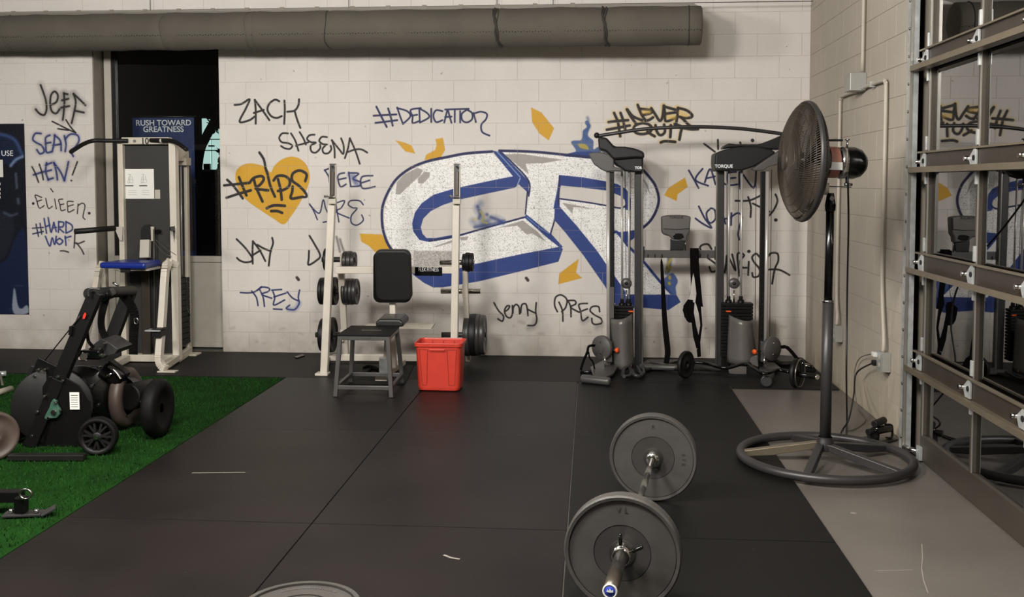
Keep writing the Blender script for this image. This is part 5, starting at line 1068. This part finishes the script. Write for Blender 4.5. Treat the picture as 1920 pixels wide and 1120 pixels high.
# right front bent leg
lp = [W(333, 496, MY_-.04), W(318, 492, MY_-.1), W(312, 500, MY_-.2), W(309, 520, MY_-.24), W(304, 600, MY_-.32), W(299, 660, MY_-.42), W(299, 676, MY_-.44), W(303, 686, MY_-.46), W(311, 692, MY_-.47)]
mb = MB(); l3 = smooth3(lp, 4)
for p, q in zip(l3[:-1], l3[1:]): mb.bar(p, q+(q-p)*.08, .055, .07, (0, 1, 0))
mb.build('bent_front_leg', M['white'], dm, .004)
e0 = Vector((l3[-1].x-.03, l3[-1].y, .05)); MB().bar(e0, Vector((W(333, 676, MY_-.03).x, MY_-.05, .06)), .06, .06).build('right_base_leg', M['cream'], dm, .006)
MB().bb((e0.x-.03, e0.y-.05, .013), (e0.x+.13, e0.y+.03, .024)).build('foot_cap', M['cream'], dm, .002)
# left bent leg
lp = [W(195, 500, MY_), W(186, 505, MY_-.1), W(180, 540, MY_-.15), W(168, 600, MY_-.2), W(158, 650, MY_-.3), W(155, 676, MY_-.35)]
mb = MB(); l3 = smooth3(lp, 4)
for p, q in zip(l3[:-1], l3[1:]): mb.bar(p, q+(q-p)*.08, .05, .06, (0, 1, 0))
mb.build('bent_left_leg', M['cream'], dm, .004)
dbar(195, 500, 200, 650, MY_+.1, MY_+.1, .045, .05, 'left_post'); 
dbar(186, 494, 230, 505, MY_-.05, MY_-.02, .05, .04, 'left_arm')
for x0, y0, x1, y1 in ((282, 616, 306, 616),):
    a, b = W(x0, y0, MY_-.36), W(x1, y1, MY_-.36); MB().bb((a.x, MY_-.48, a.z-.012), (b.x+.02, MY_-.36, a.z)).build('foot_peg', M['galv'], dm, .003); MB().bb((b.x-.06, MY_-.46, a.z-.06), (b.x+.02, MY_-.34, a.z+.012)).build('peg_block', M['satin'], dm, .004)
# knee pad
zp = W(245, 492, 8.45); kp = [G(184, 502, zp.z)*1] 
MB().prism([Vector((W(185, 490, 8.42).x, 8.42, zp.z)), Vector((W(272, 490, 8.38).x, 8.38, zp.z)), Vector((W(304, 490, 8.75).x, 8.75, zp.z)), Vector((W(232, 484, 8.80).x, 8.80, zp.z))], (0, 0, -.055)).build('knee_pad', M['blue'], dm, .022, seg=3)
a = W(212, 505, 8.5); b = W(283, 505, 8.5); MB().bb((a.x+.08, 8.45, zp.z-.075), (b.x, 8.7, zp.z-.055)).build('pad_bracket', M['frame'], dm, .002); MB().bb((a.x+.1, 8.43, zp.z-.09), (a.x+.18, 8.55, zp.z-.055)).build('pad_hinge', M['satin'], dm, .003)
dbar(273, 500, 276, 672, MY_-.02, MY_-.02, .08, .03, 'lever_channel', M['bronzed']); dbar(289, 430, 291, 672, MY_-.03, MY_-.03, .014, .014, 'lever_rod', M['steel'], 0)
dbar(273, 450, 272, 484, MY_-.05, MY_-.08, .088, .05, 'lever_head', M['frame'])
MB().prism([W(x, y, MY_-.002) for x, y in ((264,450),(264,430),(269,423),(277,421),(286,424),(290,431),(290,450))], (0, .02, 0)).build('slot_opening', M['groove'], dm)
dbar(286, 425, 287, 452, MY_-.01, MY_-.01, .028, .02, 'slot_post', M['frame'], .001)
for x in (297, 323): c = W(x, 434 if x == 297 else 429, MY_-.01); MB().cyl(c+Vector((0, .02, 0)), c+Vector((0, -.02, 0)), .018, 14).build('round_stop', M['gloss'], dm)
for pts in ([(262,455),(255,470),(245,482)], [(288,450),(300,468),(322,482)], [(290,448),(308,464),(330,478)]): MB().tube(smooth3([W(x, y, MY_-.08) for x, y in pts]), .0025, 5).build('wire', M['steel'], dm)
# placard and sticker
a, b = W(233, 317, MY_), W(288, 373, MY_); pc2 = MB().bb((a.x, MY_+.012, b.z), (b.x, MY_+.02, a.z)).build('instruction_placard', M['paper'], dm)
def ink(x0, y0, x1, y1, par=pc2, m=M['ink'], Y=MY_+.011): a, b = W(x0, y0, Y), W(x1, y1, Y); MB().bb((a.x, Y, b.z), (b.x, Y+.002, a.z)).build('printed_line', m, par)
ink(234.5, 347.5, 250, 349.5); ink(261, 347.5, 276, 349.5)
LG = mat('pale printed ink', (160, 160, 160), .7)
for y in (357, 361, 365): ink(240, y, 256, y+.7, m=LG); ink(266, y, 280, y+.7, m=LG)
for xo in (0, 25):
    for pts in ([(240,327),(243,327),(246,328)], [(244,327),(243,342),(240,344)], [(242,331),(239,342),(250,343)], [(247,330),(250,341)], [(241,337),(248,337)]):
        MB().tube([W(x+xo, y, MY_+.010) for x, y in pts], .0018, 4).build('printed_drawing', LG, pc2)
a, b = W(289, 356, MY_), W(299, 373, MY_); MB().bb((a.x, MY_+.014, b.z), (b.x, MY_+.02, a.z)).build('small_sticker', M['frame'], dm)
# pull-up handles and dip arms
MB().tube(smooth3([W(240, 264, MY_-.05), W(200, 264, MY_-.08), W(175, 264, MY_-.1), W(155, 271, MY_-.2), W(133, 285, MY_-.4)], 5), .019, 12).build('pull_up_handle', M['satin'], dm)
MB().tube(smooth3([W(282, 263, MY_-.05), W(305, 263, MY_-.08), W(320, 264, MY_-.1), W(335, 270, MY_-.15), W(350, 281, MY_-.2)], 5), .019, 12).build('pull_up_handle', M['satin'], dm)
for x in (180, 302): c = W(x, 264, MY_-.08); MB().cyl(c-Vector((.008, 0, 0)), c+Vector((.008, 0, 0)), .0205, 12).build('grip_ring', M['cream'], dm)
MB().tube([W(140, 434.5, MY_-.3), W(216, 428, MY_-.05)], .025, 14).build('dip_handle', M['satin'], dm)
MB().cyl(W(322, 429, MY_-.08), W(324, 429, MY_-.3), .02, 14).build('dip_handle', M['satin'], dm)
MB().prism([W(x, y, MY_-.06) for x, y in ((214,426),(230,425),(229,452),(224,450))], (0, .01, 0)).build('arm_gusset', M['frame'], dm); MB().prism([W(x, y, MY_-.07) for x, y in ((324,425),(328,424),(327,457),(324,450))], (0, .01, 0)).build('arm_gusset', M['frame'], dm)

# ------------------------------------------------------------------ black wheeled sled
SY = 5.95
sl = thing('wheeled_push_sled', 'black wheeled push sled with angled posts and drum, standing on the turf', 'push sled', (-3.3, 6.0, .009))
GB = zf(0, 520, 2.945); GC = zf(120, 640, 4.667)
def sb(x0, y0, x1, y1, Y0, Y1, w, d, name, m=M['black'], bev=.004, par=sl): return MB().bar(W(x0, y0, Y0), W(x1, y1, Y1), w, d, (0, 1, 0)).build(name, m, par, bev)
nax = Vector((.34, -.94, 0)).normalized()              # sideways axis of the sled, towards the camera
cD = W(98, 772, SY); rDd = 86/FPX*SY
def disc_fit(c, r):
    top = c.z+r; r = (top-.02)/2; c.z = r+.02; return r
rDd = disc_fit(cD, rDd)
o = MB().lathe([(0, .0), (rDd-.004, 0), (rDd, -.004), (rDd, -.012), (0, -.014)], cD, nax, 56).build('near_side_disc', M['satin'], sl)
bd2 = MB().prism([W(x, y, SY-.01) for x, y in ((38,844),(60,792),(75,735),(92,706),(118,704),(150,722),(170,752),(172,800),(160,836),(150,844))], (0, -.008, 0)).build('near_side_plate', M['black'], sl, .003)
c2 = W(150, 770, SY+.30); r2 = disc_fit(c2, 88/FPX*(SY+.3))
MB().lathe([(0, .0), (r2-.004, 0), (r2, -.004), (r2, -.02), (0, -.022)], c2, nax, 56).build('middle_disc', M['gloss'], sl)
c3 = W(172, 765, SY+.45); r3 = disc_fit(c3, 82/FPX*(SY+.45))
MB().lathe([(0, .0), (r3-.004, 0), (r3, -.004), (r3, -.03), (0, -.032)], c3, nax, 56).build('far_side_disc', M['black'], sl)
MB().lathe([(rDd*.8, 0), (rDd*.8, -.5)], cD, nax, 40).build('drum', M['black'], sl)
# posts
sb(181, 548, 112, 712, SY+.05, SY+.0, .085, .05, 'near_post'); sb(112, 712, 57, 838, SY+.0, SY-.04, .08, .04, 'near_post_lower')
sb(244, 545, 208, 640, SY+.6, SY+.55, .085, .05, 'far_post'); sb(73, 690, 14, 832, SY+.1, SY+.0, .085, .05, 'rear_post')
sb(14, 828, 60, 806, SY, SY+.1, .045, .04, 'brace'); sb(66, 686, 108, 706, SY-.0, SY-.0, .12, .02, 'gusset')
MB().bar(G(18, 857, .03), G(160, 857, .03), .06, .035).build('base_skid', M['satin'], sl, .004)
MB().prism([W(x, y, SY+.1) for x, y in ((60,815),(90,760),(110,800),(75,828),(50,828))], (0, .01, 0)).build('inner_gusset', M['dgrey'], sl)
MB().cyl(W(166, 551, SY+.05), W(248, 546, SY+.6), .036, 16).build('push_roller', M['satin'], sl)
MB().tube(smooth3([W(166, 556, SY), W(166, 548, SY), W(170, 542, SY), W(188, 543, SY)]), .008, 6).build('roller_bracket', M['dgrey'], sl)
MB().cyl(W(190, 555, SY+.2), W(207, 549, SY+.3), .04, 16).build('roller_collar', M['gloss'], sl)
MB().cyl(W(212, 530, SY+.4), W(222, 536, SY+.4), .008, 10).build('chrome_peg', M['chrome'], sl)
MB().tube([W(80, 681, SY), W(145, 600, SY), W(150, 592, SY)], .004, 6).build('steel_cable', M['cord'], sl)
MB().bar(W(135, 612, SY), W(133, 628, SY), .02, .03, (0, 1, 0)).build('cable_stop', M['black'], sl)
MB().prism([W(x, y, SY-.0) for x, y in ((155,598),(157,590),(160,586),(162,590),(159,598))], (0, -.003, 0)).build('red_decal', M['redtag'], sl)
# straps hanging at the top
mb_pts = [(200, 556), (197, 590), (190, 620), (192, 645)]
def rb2(pts, Y, w, nm='hanging_strap', m=WEB): ribbon([W(x, y, Y) for x, y in pts], nm, m, sl, w, .006)
rb2([(200, 556), (191, 590), (190, 612), (196, 630), (213, 655)], SY+.25, .045); rb2([(222, 545), (240, 565), (252, 590), (250, 640), (250, 665)], SY+.5, .06, 'wide_strap')
rb2([(163, 622), (166, 640), (176, 652)], SY+.1, .02)
c = W(255, 602, SY+.44); MB().tube([c+Vector((math.cos(t)*.014, 0, math.sin(t)*.02)) for t in [2*PI*k/12 for k in range(12)]], .004, 6, closed=True).build('chrome_ring', M['chrome'], sl)
# hitch mechanism on top
MB().prism([W(x, y, SY+.15) for x, y in ((165,655),(180,642),(190,636),(200,640),(222,655),(215,664),(200,668),(172,664))], (0, .2, 0)).build('mount_plate', M['dgrey'], sl, .004)
MB().box(W(175, 664, SY+.15), (.14, .1, .06)).build('caliper_block', M['gloss'], sl, .01)
MB().cyl(W(157, 669, SY+.08), W(160, 666, SY+.2), .022, 14).build('chrome_dial', M['chrome'], sl)
MB().cyl(W(140, 672, SY+.1), W(157, 661, SY+.1), .008, 8).build('lever', M['gloss'], sl)
MB().tube(smooth3([W(203, 688, SY+.3), W(213, 694, SY+.3), W(220, 702, SY+.3), W(226, 712, SY+.3)]), .011, 8).build('chrome_guide', M['chrome'], sl)
MB().cyl(W(197, 709, SY+.3), W(210, 700, SY+.3), .01, 8).build('chrome_bolt', M['chrome'], sl)
MB().box(W(215, 700, SY+.36), (.16, .1, .12), Matrix.Rotation(R(35), 3, 'Y')).build('brake_body', M['black'], sl, .02)
for x, y, yy in ((71,694,0), (83,694,0), (65,706,0), (108,707,0), (117,715,0), (49,741,0), (82,744,-.02), (69,773,-.02), (60,818,-.02), (172,724,.28), (184,690,.3), (184,760,.28), (194,645,.13), (189,666,.12), (194,667,.12), (186,655,.13)):
    p = W(x, y, SY-.03+yy); MB().cyl(p+Vector((0, .03, 0)), p+Vector((0, -.008, 0)), .009, 8).build('bolt', M['steel'], sl)
# green bearing mount
bm_ = MB().prism([W(x, y, SY-.022) for x, y in ((84,787),(88,777),(95,764),(98,754),(103,747),(109,751),(110,759),(115,766),(115,776),(109,783),(98,784),(90,788))], (0, -.02, 0)).build('bearing_mount', M['green'], sl, .004)
for x, y, r in ((101.5, 773, .016), (104.5, 755.5, .009), (92, 784, .009), (114, 769.5, .005)): p = W(x, y, SY-.045); MB().cyl(p+Vector((0, .01, 0)), p+Vector((0, -.012, 0)), r, 10).build('bearing_bolt', M['chrome'], bm_)
lbp = MB().prism([W(x, y, SY-.03) for x, y in ((130.5,736),(148.5,736),(149.5,768),(131.5,768))], (0, -.002, 0)).build('warning_sticker', M['paper'], sl)
for k in range(6): MB().prism([W(x, y, SY-.033) for x, y in ((133,741+k*4.2),(146,741+k*4.2),(146,742.3+k*4.2),(133,742.3+k*4.2))], (0, -.001, 0)).build('printed_line', M['ink'] if k == 0 else LG, lbp)
# near spoked wheel
wc = W(184, 818, SY-.18); wr = wc.z-.009; wr = min(wr, .145); wc.z = wr+.009
wn = Vector((.18, -.98, 0)).normalized()
MB().lathe([(wr*.80, .028), (wr*.86, .034), (wr*.96, .03), (wr, .018), (wr, -.03), (wr*.9, -.05), (wr*.8, -.045), (wr*.80, .028)], wc, wn, 44).build('tyre', M['rubber'], sl)
wm = MB().lathe([(wr*.80, .026), (wr*.72, .020), (wr*.70, .010), (wr*.78, -.03)], wc, wn, 44).build('wheel_rim', M['satin'], sl)
MB().lathe([(0, -.035), (wr*.76, -.035)], wc, wn, 32).build('wheel_back', M['groove'], wm)
wu = wn.cross(Vector((0, 0, 1))).normalized(); wv2 = Vector((0, 0, 1))
for k in range(7):
    t = 2*PI*k/7+.3; 
    for dt_ in (-.19, .19):
        a = wc+wn*.018+(wu*math.cos(t)+wv2*math.sin(t))*wr*.22; b = wc+wn*.014+(wu*math.cos(t+dt_)+wv2*math.sin(t+dt_))*wr*.75; MB().bar(a, b, .012, .016, tuple(wn)).build('spoke', M['satin'], wm)
MB().lathe([(0, .03), (.018, .03), (.03, .024), (wr*.27, .018), (wr*.27, -.02)], wc, wn, 24).build('wheel_hub', M['satin'], wm); MB().cyl(wc+wn*.03, wc+wn*.042, .013, 6).build('axle_nut', M['chrome'], wm)
# plate and far wheel on the chrome axle
def dtyre(c, ax_, r, t_, nm, m): MB().lathe([(.03, t_*.3), (r*.55, t_*.3), (r*.62, t_*.45), (r*.9, t_*.5), (r, t_*.25), (r, -t_*.25), (r*.9, -t_*.5), (r*.62, -t_*.45), (r*.55, -t_*.3), (.03, -t_*.3)], c, ax_, 44).build(nm, m, sl)
w2c = W(296, 785, 6.22); w2r = 57/FPX*6.2; w2c.z = w2r+.009
ax2 = Vector((1, .03, 0)).normalized(); dtyre(w2c, ax2, w2r, .09, 'side_tyre', M['rubber'])
w3c = W(236, 757, 6.42); w3r = .20; w3c.z = max(w3c.z, w3r+.02); dtyre(w3c, ax2, w3r, .08, 'inner_wheel', M['brownrim'])
MB().cyl(W(230, 757, 6.4), W(290, 755, 6.25), .012, 12).build('chrome_axle', M['chrome'], sl)
MB().cyl(W(240, 745, 6.3), W(285, 735, 6.55), .09, 24).build('axle_box', M['black'], sl, .01)
MB().lathe([(rDd*.62, 0), (rDd*.62, -.34)], W(215, 745, 6.3), nax, 30).build('rear_drum', M['black'], sl)
# round plate at the left edge, post foot, small sled in the corner
smallplate('worn black plate cut by the left edge, standing on the turf', Vector((W(-12, 858, 5.6).x, 5.6, .155)), (.75, -.66, 0), .145, .05, M['brownrim'])
hs_ = thing('drag_sled', 'low black drag sled with a chrome eye ring at the bottom left corner', 'drag sled', (G(40, 960, 0).x, G(40, 960, 0).y, .009))
a, b = G(-200, 930, .10), G(42, 930, .10); MB().bar(a, b, .06, .055).build('tow_beam', M['black'], hs_, .004)
sY = G(40, 965, .02).y
MB().bar(G(40, 932, .11), Vector((W(40, 960, sY).x, sY, .03)), .05, .05, (0, 1, 0)).build('upright', M['black'], hs_, .004)
MB().bar(G(8, 965, .022), G(80, 962, .022), .08, .012).build('base_plate', M['dgrey'], hs_, .003)
MB().bar(G(78, 965, .02), G(104, 951, .05), .07, .01).build('upturned_lip', M['dgrey'], hs_, .002)
for x, y in ((21, 958), (68, 958)): c = G(x, y, .04); MB().ball(c, .014, sc=(1, 1, .8)).build('bolt', M['chrome'], hs_)
c = G(48, 927, .135); MB().tube([c+Vector((math.cos(t)*.03, 0, math.sin(t)*.024)) for t in [2*PI*k/20 for k in range(20)]], .006, 8, closed=True).build('eye_ring', M['steel'], hs_)
lf = thing('white_bench_foot', 'white and chrome bench foot cut by the left edge on the turf', 'bench foot', (G(0, 740, 0).x, G(0, 740, 0).y, .009))
MB().cyl(G(-40, 748, .03), G(21, 729, .03), .024, 12).build('white_foot_tube', M['cream'], lf); MB().cyl(G(-2, 706, .03)+Vector((0, 0, .02)), G(12, 705, .03)+Vector((0, 0, .02)), .022, 12).build('rubber_foot', M['galv'], lf)
MB().bar(W(-3, 700, 7.6), G(2, 724, .03), .03, .03, (0, 1, 0)).build('chrome_leg', M['chrome'], lf, .003)

# ------------------------------------------------------------------ ceiling lamps of the room
for i, (x, y, p) in enumerate(LAMPS):
    l = thing('ceiling_lamp', 'suspended round high bay lamp %s' % ('over the middle of the mats', 'near the glass door', 'over the turf', 'behind the camera')[i], 'ceiling lamp', (x, y, LZ+.02), group='suspended high bay lamps')
    MB().lathe([(.30, .22), (.29, .30), (.16, .46), (.10, .50), (0, .50)], (x, y, LZ), (0, 0, 1), 28).build('lamp_shade', M['frame'], l)
    MB().cyl((x, y, LZ+.5), (x, y, CEIL), .008, 6).build('suspension_rod', M['steel'], l)
